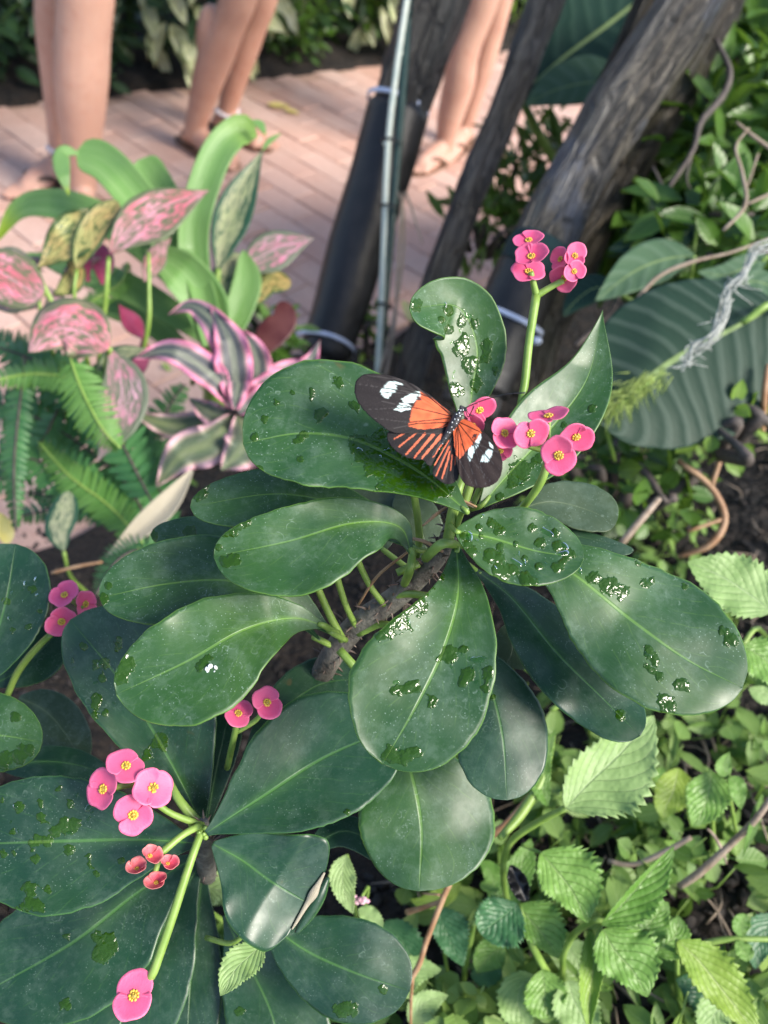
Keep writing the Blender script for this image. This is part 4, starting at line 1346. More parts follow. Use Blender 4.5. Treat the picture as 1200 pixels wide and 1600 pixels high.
T1p = [(490, 640, 1.72, 36), (508, 570, 1.74, 37), (560, 380, 1.72, 40), (620, 190, 1.68, 45), (662, 60, 1.66, 50), (690, -40, 1.64, 53)]
t1, p1, r1 = trunk('tree_trunk', 'dark trunk wrapped in black, behind the pale cane', T1p, M['bark'], .12, seed=1)
sleeve(t1, [(505, 560, 1.735, 40), (535, 470, 1.725, 44), (560, 380, 1.715, 46), (600, 255, 1.685, 48), (622, 175, 1.68, 49)], M['wrap'])
band('cable_tie', P(508, 540, 1.735), p1[1] - p1[0], 46 * 1.74 / F, .004, .012, M['tie'], t1)
band('cable_tie', P(622, 165, 1.68), p1[3] - p1[2], 49 * 1.68 / F, .004, .012, M['tie'], t1)
T2p = [(632, 640, 1.60, 22), (655, 540, 1.60, 24), (700, 400, 1.60, 24), (748, 270, 1.58, 24), (800, 140, 1.56, 24), (862, -30, 1.54, 28)]
trunk('tree_trunk', 'slender leaning trunk between the two thick trunks', T2p, M['bark_grey'], .2, seed=5, n=160)
T3p = [(735, 640, 1.30, 42), (775, 540, 1.30, 45), (830, 420, 1.28, 47), (914, 255, 1.24, 46), (998, 120, 1.21, 45), (1100, -30, 1.17, 46)]
t3, p3_, r3_ = trunk('tree_trunk', 'thick leaning trunk with bluish sky sheen painted into its bark behind the pink flowers', T3p, M['bark_blue'], .2, seed=11, n=130)
T3b = [(815, 620, 1.44, 34), (860, 470, 1.42, 38), (935, 330, 1.38, 40), (1020, 190, 1.34, 38), (1085, 85, 1.30, 36), (1150, -40, 1.28, 34)]
trunk('tree_trunk', 'brown fluted trunk half hidden behind the bluish leaning trunk', T3b, M['bark_brown'], .3, seed=21)
trunk('tree_trunk', 'thin yellow-brown trunk at the top edge beside the large ribbed leaf', [(880, 300, 1.6, 20), (925, 190, 1.58, 20), (975, 90, 1.55, 20), (1020, -20, 1.5, 20)], M['bark_brown'], .22, seed=31)
sleeve(t3, [(748, 610, 1.30, 49), (775, 540, 1.295, 52), (812, 458, 1.285, 53), (838, 405, 1.275, 53)], M['wrap'])
sleeve(t3, [(829, 424, 1.275, 54), (842, 398, 1.27, 55), (848, 386, 1.27, 54)], M['teal'], 'tape')
band('cable_tie', P(794, 500, 1.29), p3_[2] - p3_[1], 56 * 1.29 / F, .004, .011, M['tie'], t3)
hd = P(838, 532, 1.245)
V, Fc = ball_geo(hd, .010, .007, .007, 8, 6)
mesh('tie_head', V, Fc, M['tie'], t3)

cane = thing('pale_cane', 'pale green jointed cane tied in front of the dark wrapped trunk', 'cane', tuple(P(590, 590, 1.55)))
cp = [(589, 600, 1.55), (596, 470, 1.55), (600, 370, 1.55), (606, 230, 1.545), (618, 120, 1.54), (634, 10, 1.53)]
c3 = [P(*p) for p in cp]
c3 += [c3[-1] + (c3[-1] - c3[-2]) * 2.5]
tube('culm', c3, [.0062] * 6 + [.005], M['cane'], cane, 10, n=50)
for a, b in ((602, 322), (604, 225), (613, 160), (595, 475), (624, 82)):
    q = P(a, b, 1.548)
    V, Fc = ball_geo(q, .0078, .0078, .005, 10, 6, Matrix.Rotation(.1, 3, 'Y'))
    mesh('joint', V, Fc, M['cane'], cane)
st_ = thing('garden_stake', 'dark green metal stake beside the pale cane', 'stake', tuple(P(592, 595, 1.56)))
s3 = [P(588, 620, 1.57), P(606, 420, 1.57), (P(622, 230, 1.57)), P(634, 60, 1.57), P(640, -60, 1.57)]
tube('rod', s3, [.0085] * 5, M['stake'], st_, 10, n=30)
for a, b in ((610, 325), (612, 223), (634, 18), (600, 478)):
    band('wire_tie', P(a - 2, b, 1.555), s3[1] - s3[0], .018, .002, .006, M['black'], st_)
for k, pts in enumerate(([(560, 640, 1.5), (600, 560, 1.5), (628, 420, 1.52), (630, 330, 1.53), (622, 300, 1.54)], [(590, 640, 1.5), (615, 520, 1.5), (624, 380, 1.5), (632, 300, 1.5), (660, 380, 1.48), (672, 410, 1.47)])):
    tag(tube('withered_twig', [P(*p) for p in pts], [.003] * 4 + [.0015], M['twig'], None, 6), ('thin dry stem rising beside the dark green stake', 'bent dry stem arching right of the dark green stake')[k], 'stem')

# ================================================================== strap leaved plant
def plant_leaf(plant, mid, wl, wr, d, h, kind, mat, tone=None, th=.0008, name='leaf', **kw):
    V, Fc, UV, WT, PX = leaf_px(mid, wl, wr, d, h, kind, nv=kw.pop('nv', 34), nu=kw.pop('nu', 14), **kw)
    at = {'tone': [tone] * len(V)} if tone is not None else {}
    o = mesh(name, V, Fc, M[mat], plant, uv=UV, attrs=at)
    solid(o, th)
    return o

SP = thing('strap_leaf_plant', 'plant with arching bright green strap leaves by the brick path', 'plant', tuple(P(335, 620, 1.25)))
sp = lambda mid, a, b, d=1.12, tone=0, **k: plant_leaf(SP, mid, a, b, d, .15, k.pop('kind', 'ribbon'), 'strap', tone, **k)
sp([(325, 480), (285, 400), (225, 320), (165, 255), (118, 238)], 30, 30, 1.12, 0, dv=[.05, 0, -.03, -.05, -.04], cup=.3)
sp([(122, 240), (100, 238), (97, 262), (108, 306)], 12, 14, 1.065, 1, kind='lance', dv=[.02, .01, 0, .01])
sp([(322, 470), (290, 400), (258, 320), (228, 268), (215, 250)], 28, 28, 1.17, 0, dv=[.02, 0, -.01, -.02], cup=.25)
sp([(335, 500), (310, 440), (302, 360), (320, 285), (345, 230), (376, 204), (402, 214)], 26, 24, 1.10, .3, dv=[.03, 0, 0, -.02, -.03, -.03, -.02], cup=.3)
sp([(395, 188), (408, 196), (415, 212)], 6, 7, 1.07, 1, kind='lance')
sp([(300, 460), (220, 380), (150, 335), (80, 315), (28, 325), (-8, 380)], 26, 22, 1.20, 1, kind='strap', dv=[0, 0, -.02, -.03, -.02, 0], cup=.2)
sp([(335, 540), (320, 470), (280, 420), (225, 390)], 34, 34, 1.09, 0, kind='strap', dv=[0, 0, -.02, -.01], cup=.45)
sp([(330, 540), (322, 480), (310, 440), (290, 400)], 20, 20, 1.08, 0, kind='strap', cup=.5)
sp([(330, 530), (270, 490), (200, 450), (120, 420), (40, 395)], 22, 22, 1.15, 0, kind='strap', dv=[0, -.01, -.02, 0], cup=.2)
sp([(345, 540), (370, 490), (385, 440), (380, 390)], 24, 24, 1.15, 0, kind='strap', cup=.2)
sp([(300, 560), (230, 500), (170, 480), (120, 470)], 18, 18, 1.18, 0, kind='strap', cup=.2)
pxtube('stalk', [(335, 480, 1.13, 20), (338, 540, 1.16, 20), (335, 640, 1.3, 18)], M['stem_green'], SP, 10)

# pink leaved plants
PK = thing('pink_leaf_plant', 'plant with pink leaves edged in green at the left', 'plant', tuple(P(150, 700, 1.15)))
pk = lambda mid, a, b, d, mat='pinkleaf', h=.3, kind='acum', **k: plant_leaf(PK, mid, a, b, d, h, kind, mat, **k)
pk([(172, 395), (205, 355), (250, 325), (328, 297)], 36, 48, .98, cup=.15)
pk([(-50, 400), (0, 425), (40, 450), (68, 462)], 42, 42, .95, 'pinkleaf', kind='oval')
pk([(-30, 440), (10, 405), (40, 410), (70, 425)], 18, 22, 1.0, 'pinkpale')
pk([(170, 545), (130, 520), (90, 515), (45, 550)], 44, 52, .92, 'pinkleaf', kind='ovate', cup=-.2, wave=.15)
pk([(172, 545), (190, 600), (180, 660), (152, 722)], 44, 40, .93, 'pinkpale', cup=.1)
pk([(375, 425), (410, 400), (450, 382), (492, 372)], 30, 34, 1.2, 'pinkpale')
pk([(160, 445), (160, 415), (150, 390), (135, 370)], 18, 20, 1.05, 'magenta')
pk([(140, 440), (130, 425), (130, 400), (140, 380)], 18, 16, 1.03, 'magenta')
pk([(225, 530), (210, 510), (195, 490), (185, 475)], 14, 16, 1.05, 'magenta')
pk([(10, 470), (25, 420), (60, 405), (80, 420)], 8, 14, 1.02, 'pinkpale')
pk([(120, 560), (95, 500), (85, 470), (75, 445)], 30, 34, .99, 'pinkpale')
pk([(225, 440), (240, 410), (250, 390), (268, 372)], 18, 20, 1.05, 'pinkleaf')
pk([(60, 480), (30, 470), (0, 470), (-30, 480)], 20, 22, 1.02, 'pinkpale')
pk([(200, 600), (215, 570), (225, 545), (222, 520)], 14, 16, 1.03, 'magenta')
pk([(95, 440), (110, 425), (130, 410), (160, 402)], 14, 16, 1.04, 'pinkleaf')
for pts in ([(170, 400, .98, 3.5), (165, 470, 1.0, 4), (155, 560, 1.05, 4), (150, 700, 1.15, 4)], [(68, 462, .95, 3), (60, 430, .96, 3), (50, 408, .98, 3)], [(232, 395, 1.0, 3), (233, 450, 1.0, 3), (230, 520, 1.02, 4), (200, 640, 1.12, 4)],
            [(172, 545, .93, 4), (165, 580, 1.0, 4), (160, 700, 1.15, 4)], [(375, 425, 1.2, 3), (368, 480, 1.2, 4), (350, 580, 1.3, 4)], [(60, 430, .97, 4), (100, 520, 1.0, 4), (140, 680, 1.15, 4)]):
    pxtube('leaf_stalk', pts, M['stem_green'], PK, 7)
MT = thing('mottled_leaf_plant', 'plant with olive and dark green mottled leaves among the pink ones', 'plant', tuple(P(200, 680, 1.2)))
mt_ = lambda mid, a, b, d, mat, **k: plant_leaf(MT, mid, a, b, d, k.pop('h', .25), k.pop('kind', 'acum'), mat, **k)
mt_([(165, 325), (140, 350), (100, 385), (58, 420)], 32, 44, .99, 'mottled', cup=.35, wave=.15)
mt_([(120, 420), (130, 385), (150, 345), (185, 315)], 22, 26, .985, 'mottled', cup=.2, kind='oval')
mt_([(85, 460), (110, 440), (115, 420), (100, 400)], 16, 22, 1.0, 'mottled')
mt_([(340, 420), (350, 370), (375, 300), (412, 232)], 26, 34, 1.16, 'mottled_green', cup=.3, kind='acum')
mt_([(410, 235), (422, 220), (440, 208)], 5, 4, 1.16, 'strap', kind='lance')
mt_([(350, 500), (345, 460), (355, 420), (372, 395)], 20, 22, 1.17, 'mottled_green', kind='oval')
mt_([(380, 480), (400, 460), (420, 440), (455, 445)], 22, 20, 1.22, 'mottled', kind='oval')
mt_([(100, 860), (92, 830), (100, 800), (108, 768)], 24, 24, .90, 'mottled_green', kind='oval', h=.5)
mt_([(150, 580), (170, 560), (200, 550), (235, 545)], 14, 18, 1.0, 'mottled_green')
for pts in ([(60, 420, .99, 3), (70, 520, 1.0, 3), (130, 650, 1.15, 4)], [(341, 420, 1.16, 4), (335, 500, 1.2, 4), (300, 600, 1.3, 4)], [(120, 420, .99, 3), (118, 480, 1.0, 3), (150, 620, 1.1, 4)], [(100, 862, .9, 3), (110, 900, .93, 3), (140, 930, 1.0, 3)]):
    pxtube('leaf_stalk', pts, M['stem_green'], MT, 7)
mr = plant_leaf(None, [(400, 560), (420, 530), (445, 500), (440, 470)], 26, 22, 1.25, .2, 'oval', 'maroon', name='maroon_leaf')
tag(mr, 'dark maroon leaf left of the black wrapped trunk base', 'leaf')

# earth star
ES = thing('earth_star_plant', 'rosette of wavy dark leaves with bright pink margins', 'plant', tuple(P(370, 640, 1.02)))
es = lambda mid, a, b, d, tone=0.0, **k: plant_leaf(ES, mid, a, b, d, k.pop('h', .3), k.pop('kind', 'lance'), 'earthstar', tone, ruf=.35, wavef=1.3, nv=44, nu=18, **k)
es([(368, 640), (360, 560), (340, 510), (300, 478), (262, 492)], 26, 24, .99, .15, dv=[.03, 0, -.03, -.02, .0])
es([(370, 640), (368, 580), (358, 530), (330, 480)], 32, 30, .97, 0, dv=[.03, 0, -.02, -.01], cup=.25)
es([(366, 640), (335, 590), (270, 550), (208, 560)], 24, 26, .96, 0, dv=[.04, 0, -.02, 0], cup=.25)
es([(370, 640), (400, 590), (395, 545), (365, 510)], 24, 26, 1.02, .05, cup=.2)
es([(372, 640), (410, 610), (440, 590), (465, 600)], 22, 24, 1.0, 0, dv=[0, -.02, -.01], cup=.3)
es([(372, 640), (440, 590), (480, 570), (500, 532)], 24, 24, 1.03, .05, dv=[0, 0, 0, .0], cup=.25)
es([(372, 645), (410, 625), (440, 625), (470, 650)], 26, 26, .98, .0, cup=.2)
es([(370, 640), (345, 650), (320, 640), (295, 622)], 20, 20, 1.0, .55, cup=.35)
es([(362, 645), (330, 660), (270, 665), (205, 645)], 24, 22, 1.03, .9)
es([(365, 648), (330, 690), (285, 710), (244, 760)], 36, 34, .96, .85, dv=[.02, 0, 0, .02])
es([(372, 648), (385, 680), (380, 700), (345, 735)], 40, 38, .95, .75, dv=[.02, 0, 0])
es([(366, 640), (372, 600), (368, 570), (362, 545)], 16, 16, .97, .2, cup=.4)
pxtube('stalk', [(369, 630, 1.0, 14), (370, 660, 1.05, 12), (372, 690, 1.25, 12)], M['stem_old'], ES, 8)

# fern
FN = thing('fern', 'green fern with many toothed fronds hanging over the path at the left', 'fern', tuple(P(215, 800, 1.15)))
def frond(mid, wpx, d, mat, h=.35, n=24, dv=None, tipw=.25):
    mb = MB()
    C = cat(mid, 120)
    ax, ay = C[60][0], C[60][1]
    dvx = np.linspace(0, 1, len(dv)) if dv else None
    rs = random.Random(int(mid[0][0] * 7 + mid[-1][1]))
    def Q(x, y, v, ex=0):
        return P(x, y, plane_depth(x, y, ax, ay, d, h) + (float(np.interp(v, dvx, dv)) if dv else 0) + ex)
    for k in range(n):
        v = .06 + .94 * k / n
        i = min(118, int(v * 119))
        p, q = C[i], C[i + 1]
        t = (q - p) / (np.linalg.norm(q - p) + 1e-9)
        wl = wpx * (math.sin(math.pi * min(1, (v * .85 + .15)) ** 1.2) ** .6 * (1 - .35 * v) + .06)
        sp_ = np.linalg.norm(C[-1] - C[0]) / n
        for s in (-1, 1):
            nrm = np.array((-t[1], t[0])) * s
            dr = nrm * .92 + t * (.38 + rs.uniform(-.1, .1))
            dr /= np.linalg.norm(dr)
            pr = np.array((-dr[1], dr[0]))
            L = wl * rs.uniform(.9, 1.08)
            hw = sp_ * .46
            V, UV = [], []
            for a, ww in ((0, .5), (.2, 1.0), (.55, .92), (.85, .6), (1.0, .05)):
                c = p + dr * L * a
                ex = (.004 * a + rs.uniform(-.001, .001)) if s > 0 else -.002 * a
                for z, e in ((-1, 0), (0, .0015), (1, 0)):
                    x, y = c + pr * hw * ww * z
                    V.append(Q(x, y, v, ex + e + .012 * a * a))
                    UV.append((.5 + z * .5, a))
            Fc = []
            for r_ in range(4):
                for c_ in range(2):
                    b_ = r_ * 3 + c_
                    Fc.append((b_, b_ + 1, b_ + 4, b_ + 3))
            mb.add(V, Fc, UV)
    o = mb.build('frond', M[mat], FN)
    R3 = [Q(C[i][0], C[i][1], i / 119) for i in range(0, 120, 17)]
    tube('rachis', R3, [.0016] * len(R3), M['stem_green'] if mat == 'fernbright' else M['twig_dark'], o, 5)
for args in [([(235, 830), (200, 760), (120, 690), (30, 640), (-40, 620)], 62, 1.04, 'fern'), ([(240, 790), (170, 660), (90, 580), (-10, 540)], 56, 1.0, 'fern'), ([(210, 820), (130, 760), (60, 720), (-40, 700)], 52, .98, 'fern'),
             ([(110, 560), (128, 610), (160, 670), (188, 700)], 46, .885, 'fernbright'), ([(225, 850), (170, 790), (110, 745), (60, 690)], 40, .96, 'fernbright'), ([(260, 780), (220, 720), (200, 660), (195, 600)], 44, 1.06, 'fern'),
             ([(250, 820), (200, 790), (120, 780), (40, 770)], 36, 1.03, 'fern'), ([(250, 880), (215, 860), (180, 880), (150, 930)], 34, .85, 'fern'), ([(40, 560), (30, 640), (22, 730), (25, 830)], 30, .95, 'fern'),
             ([(200, 620), (110, 590), (40, 585), (-30, 600)], 34, .97, 'fernbright'), ([(260, 770), (240, 730), (225, 700), (215, 640)], 40, 1.1, 'fern'), ([(130, 480), (160, 460), (190, 440), (200, 410)], 24, 1.1, 'fernbright'), ([(230, 860), (230, 810), (200, 760), (160, 720)], 38, 1.08, 'fern'),
             ([(150, 640), (90, 600), (40, 560), (-20, 520)], 50, 1.06, 'fern'), ([(170, 720), (110, 660), (50, 640), (-30, 660)], 54, 1.07, 'fern'), ([(240, 860), (190, 800), (110, 790), (20, 810)], 40, 1.1, 'fern'), ([(270, 790), (250, 700), (262, 640), (290, 600)], 44, 1.14, 'fern'), ([(280, 840), (250, 800), (240, 740), (250, 690)], 42, 1.1, 'fern'), ([(90, 640), (60, 700), (20, 740), (-40, 760)], 44, 1.02, 'fern')]:
    frond(*args)
dl = plant_leaf(None, [(300, 735), (260, 790), (215, 830), (165, 870)], 18, 20, .90, .3, 'lance', 'dry', name='dry_leaf', cup=.6)
tag(dl, 'long pale withered leaf lying below the pink edged rosette', 'dry leaf')
yl = plant_leaf(None, [(-20, 800), (5, 825), (12, 850)], 16, 14, .95, .3, 'oval', 'yellowleaf', name='yellow_leaf')
tag(yl, 'small yellow leaf at the left edge above the wet leaf', 'leaf')
yl = plant_leaf(None, [(628, 470), (640, 485), (645, 502)], 8, 9, 1.45, .3, 'oval', 'yellowleaf', name='yellow_flower')
tag(yl, 'tiny yellow blossom between the trunk bases', 'flower')

# ================================================================== big ribbed leaves on the right
RB = thing('ribbed_leaf_plant', 'large dark ribbed leaf with pale midrib at the right edge', 'plant', tuple(P(1260, 700, 1.1)))
plant_leaf(RB, [(1215, 478), (1160, 505), (1040, 570), (935, 660)], 150, 118, .86, .25, 'oval', 'ribbed', nv=60, nu=40, cup=-.12, th=.001)
pxtube('leaf_stalk', [(1160, 504, .855, 5), (1215, 478, .86, 7), (1270, 560, .95, 9), (1260, 700, 1.12, 10)], M['stem_green'], RB, 8)
RB2 = thing('ribbed_leaf_plant', 'plant with a huge dark green ribbed leaf at the top between trunks', 'plant', tuple(onz(930, 330, .05)))
plant_leaf(RB2, [(810, 150), (880, 90), (960, 30), (1060, -50)], 75, 95, 1.75, .25, 'oval', 'ribbed2', nv=60, nu=40, cup=.1)
plant_leaf(RB2, [(975, 130), (930, 128), (870, 140), (820, 165)], 32, 42, 1.70, .3, 'ovate', 'palebig', cup=-.1)
pxtube('leaf_stalk', [(812, 150, 1.75, 6), (860, 240, 1.85, 8), (920, 320, 2.0, 9)], M['stem_green'], RB2, 8)
pxtube('leaf_stalk', [(975, 130, 1.7, 5), (960, 220, 1.8, 6), (930, 310, 2.0, 8)], M['stem_green'], RB2, 8)
PH = thing('glossy_leaf_plant', 'plant with broad dull green leaves right of the trunk base', 'plant', tuple(P(1000, 640, 1.25)))
for mid, a, b, d in [([(1085, 400), (1040, 405), (990, 425), (930, 470)], 34, 34, 1.05), ([(960, 455), (930, 450), (900, 470), (880, 495)], 22, 24, 1.1), ([(1200, 400), (1160, 420), (1130, 430), (1090, 425)], 20, 22, 1.0), ([(1090, 350), (1060, 370), (1000, 380), (950, 390)], 22, 24, 1.15), ([(1130, 450), (1180, 440), (1215, 455), (1240, 480)], 20, 20, .98)]:
    plant_leaf(PH, mid, a, b, d, .4, 'ovate', 'palebig' if d < 1.08 else 'ribbed2', cup=.1)
    pxtube('leaf_stalk', [(mid[0][0], mid[0][1], d, 3), (1060, 520, 1.15, 4), (1000, 640, 1.25, 4)], M['stem_green'], PH, 6)
YG = thing('pale_sprig', 'feathery yellow-green sprig over the large ribbed leaf', 'plant', tuple(P(960, 720, .9)))
mb = MB()
rs = random.Random(4)
for k in range(170):
    t = rs.random()
    x, y = 1030 - 85 * t + rs.gauss(0, 8), 585 + 50 * t + rs.gauss(0, 8)
    a = rs.uniform(1.2, 3.3)
    L = rs.uniform(18, 44)
    d = .82 + rs.uniform(-.02, .02)
    V, Fc, UV = tube_geo([P(x, y, d), P(x + math.cos(a) * L * .5, y + math.sin(a) * L * .5, d - .005), P(x + math.cos(a) * L, y + math.sin(a) * L, d + .004)], [.0007, .0006, .0001], 4, 4)
    mb.add(V, Fc)
o = mb.build('needles', M['bush_bright'], YG)
o['kind'] = 'stuff'
pxtube('sprig_stem', [(1040, 580, .82, 2), (990, 615, .82, 3), (950, 660, .84, 3), (960, 720, .9, 3)], M['stem_green'], YG, 6)
MS = thing('spanish_moss', 'strand of grey air-plant moss hanging over the large ribbed leaf', 'moss', tuple(P(1080, 570, .80)))
rs = random.Random(9)
base = [(1200, 385), (1178, 400), (1160, 435), (1140, 450), (1128, 490), (1112, 525), (1085, 545), (1075, 565), (1060, 580)]
for k in range(30):
    i0 = rs.randrange(0, 6)
    seg = base[i0:i0 + rs.randrange(3, 5)]
    pts = [P(x + rs.gauss(0, 6), y + rs.gauss(0, 6), .80 + rs.gauss(0, .006)) for x, y in seg]
    e = seg[-1]
    pts.append(P(e[0] + rs.gauss(0, 22), e[1] + rs.gauss(5, 14), .80))
    tube('strand', pts, [.0008] * (len(pts) - 1) + [.0003], M['moss'], MS, 5)

# ================================================================== serrated leaved shoots, lower right
def shoot(label, base, stems, leaves):
    t = thing('serrated_leaf_shoot', label, 'plant', tuple(P(*base)), 'leafy shoots in the bed')
    for s in stems:
        pxtube('stem', s, M['stem_green'], t, 8)
    for L in leaves:
        mid, a, b, d = L[:4]
        mat = L[4] if len(L) > 4 else 'lantana'
        kw = dict(L[5]) if len(L) > 5 else {}
        plant_leaf(t, mid, a, b, d, kw.pop('h', .45), kw.pop('kind', 'ovate'), mat, nv=64, nu=20, teeth=.22, nteeth=15, cup=kw.pop('cup', .22), wave=.1, th=.0004, **kw)
    return t

shoot('yellow-green shoot rising in front, topmost broad serrated leaf near the dark leaf tip', (800, 1440, .70),
      [[(800, 1440, .70, 5), (787, 1375, .60, 5), (795, 1320, .56, 5.5), (840, 1285, .54, 5.5), (885, 1262, .525, 5)], [(815, 1320, .555, 3), (845, 1333, .55, 3)],
       [(780, 1310, .56, 5), (815, 1270, .57, 8), (850, 1210, .58, 6), (865, 1150, .6, 4)], [(860, 1110, .60, 4), (880, 1090, .6, 4), (815, 1040, .6, 4)]],
      [([(884, 1263), (920, 1222), (965, 1180), (1022, 1118)], 44, 82, .52, 'lantana_pale', dict(cup=.35)),
       ([(845, 1332), (870, 1362), (895, 1395), (918, 1442)], 62, 34, .535, 'lantana', dict(cup=.3)),
       ([(855, 1260), (845, 1220), (850, 1180), (868, 1140)], 18, 16, .58, 'lantana'),
       ([(800, 1440), (790, 1400), (815, 1350), (830, 1310)], 30, 30, .66, 'lantana')])
shoot('cluster of bright serrated leaves meeting at one node in the lower right', (880, 1600, .68),
      [[(905, 1700, .70, 5), (880, 1530, .61, 5), (890, 1470, .575, 5), (925, 1440, .545, 5), (945, 1440, .54, 4)], [(930, 1600, .66, 5), (880, 1555, .62, 6), (838, 1490, .58, 6), (810, 1420, .56, 6)], [(940, 1445, .54, 3), (920, 1500, .54, 3)]],
      [([(940, 1445), (975, 1410), (1010, 1370), (1053, 1322)], 9, 46, .53, 'lantana', dict(cup=.5)),
       ([(942, 1452), (960, 1485), (990, 1520), (1012, 1558)], 62, 36, .525, 'lantana', dict(cup=.25)),
       ([(922, 1455), (928, 1500), (922, 1550), (920, 1612)], 17, 22, .53, 'lantana_yel', dict(cup=.6)),
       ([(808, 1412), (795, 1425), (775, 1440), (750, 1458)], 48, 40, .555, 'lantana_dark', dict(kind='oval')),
       ([(810, 1414), (830, 1440), (852, 1465), (873, 1498)], 48, 24, .56, 'lantana', dict(cup=.3)),
       ([(848, 1515), (850, 1540), (852, 1565), (858, 1592)], 36, 34, .58, 'lantana', dict(kind='oval')),
       ([(835, 1525), (815, 1540), (810, 1570), (825, 1608)], 24, 34, .595, 'lantana_pale', dict(kind='oval')),
       ([(888, 1532), (895, 1560), (910, 1590), (930, 1640)], 34, 40, .575, 'lantana_pale'),
       ([(880, 1470), (900, 1500), (905, 1530), (890, 1560)], 30, 30, .62, 'lantana_pale'),
       ([(1000, 1480), (1010, 1450), (1030, 1425), (1045, 1410)], 34, 34, .57, 'lantana'),
       ([(1020, 1490), (1040, 1475), (1055, 1460), (1060, 1430)], 30, 30, .58, 'lantana')])
shoot('yellowing long serrated leaf in the bottom right corner with a dark neighbour', (1080, 1600, .68),
      [[(1080, 1650, .70, 4), (1060, 1540, .62, 4), (1058, 1470, .56, 3.5)], [(1250, 1469, .57, 4), (1150, 1467, .57, 4.5), (1100, 1475, .575, 5), (1060, 1490, .585, 5)]],
      [([(1058, 1470), (1090, 1500), (1130, 1550), (1190, 1625)], 42, 28, .53, 'lantana_yel', dict(cup=.25)),
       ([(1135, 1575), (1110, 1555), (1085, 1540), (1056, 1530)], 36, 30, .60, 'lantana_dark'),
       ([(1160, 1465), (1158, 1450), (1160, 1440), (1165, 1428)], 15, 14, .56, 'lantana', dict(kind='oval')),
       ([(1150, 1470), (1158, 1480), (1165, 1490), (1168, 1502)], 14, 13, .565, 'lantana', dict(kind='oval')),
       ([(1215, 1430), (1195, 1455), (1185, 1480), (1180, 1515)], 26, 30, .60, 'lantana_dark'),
       ([(1150, 1560), (1120, 1580), (1110, 1600), (1100, 1630)], 30, 30, .575, 'lantana_pale')])
shoot('round serrated leaf shoot beside the dry twig at the right', (1120, 1330, .72),
      [[(1115, 1330, .72, 4), (1112, 1260, .66, 3.5), (1110, 1205, .61, 3)], [(1150, 1300, .70, 3), (1140, 1240, .64, 3), (1138, 1200, .6, 3)]],
      [([(1112, 1205), (1108, 1235), (1098, 1265), (1082, 1292)], 36, 38, .60, 'lantana'), ([(1138, 1215), (1150, 1225), (1155, 1240), (1158, 1265)], 14, 16, .59, 'lantana'), ([(1138, 1215), (1130, 1200), (1132, 1190), (1140, 1175)], 12, 14, .60, 'lantana'),
       ([(1192, 1240), (1185, 1270), (1175, 1300), (1160, 1340)], 7, 9, .62, 'lantana'), ([(1060, 1200), (1050, 1240), (1040, 1260), (1035, 1280)], 34, 30, .68, 'lantana_yel')])
shoot('pale ribbed serrated leaf beside the largest dark leaf at the right edge', (1240, 1100, .72),
      [[(1240, 1100, .74, 4), (1225, 1010, .64, 4), (1205, 955, .565, 3.5)], [(1235, 1080, .7, 4), (1190, 985, .62, 4), (1158, 1010, .60, 4)]],
      [([(1206, 956), (1165, 925), (1125, 900), (1074, 878)], 46, 48, .545, 'lantana_pale', dict(cup=.2)), ([(1160, 1012), (1180, 1020), (1205, 1040), (1240, 1080)], 34, 34, .575, 'lantana', dict(cup=.3)), ([(1170, 1075), (1195, 1085), (1215, 1090), (1240, 1100)], 12, 16, .62, 'lantana_pale')])
shoot('drooping green leaf left of the reddish twig below the middle plant', (720, 1640, .70),
      [[(735, 1640, .70, 4), (725, 1540, .66, 4.5), (735, 1470, .62, 4.5), (742, 1440, .60, 4)], [(720, 1560, .67, 3.5), (700, 1520, .66, 3), (690, 1450, .62, 3)]],
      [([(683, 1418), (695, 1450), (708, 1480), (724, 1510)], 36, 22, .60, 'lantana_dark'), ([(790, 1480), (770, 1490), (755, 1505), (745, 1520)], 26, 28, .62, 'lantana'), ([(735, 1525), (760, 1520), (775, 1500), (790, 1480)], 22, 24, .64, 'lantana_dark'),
       ([(720, 1380), (690, 1400), (660, 1410), (640, 1405)], 16, 16, .66, 'lantana_yel'), ([(750, 1345), (765, 1360), (770, 1380), (750, 1385)], 16, 14, .64, 'lantana', dict(kind='oval'))])
shoot('pale leaves peeping out under the lower left rosette', (420, 1500, .68),
      [[(420, 1500, .68, 4), (350, 1440, .56, 4), (300, 1410, .5, 3.5), (255, 1405, .48, 3)], [(420, 1500, .68, 3), (412, 1475, .5, 3)], [(300, 1412, .5, 3), (290, 1390, .49, 3)]],
      [([(412, 1474), (392, 1492), (368, 1515), (344, 1556)], 28, 28, .40, 'lantana_pale'), ([(305, 1385), (325, 1388), (350, 1395), (380, 1418)], 32, 24, .49, 'lantana_pale'), ([(270, 1380), (285, 1368), (296, 1360), (310, 1352)], 16, 20, .475, 'lantana_pale'),
       ([(300, 1420), (280, 1418), (262, 1412), (238, 1408)], 9, 12, .47, 'lantana_pale')])
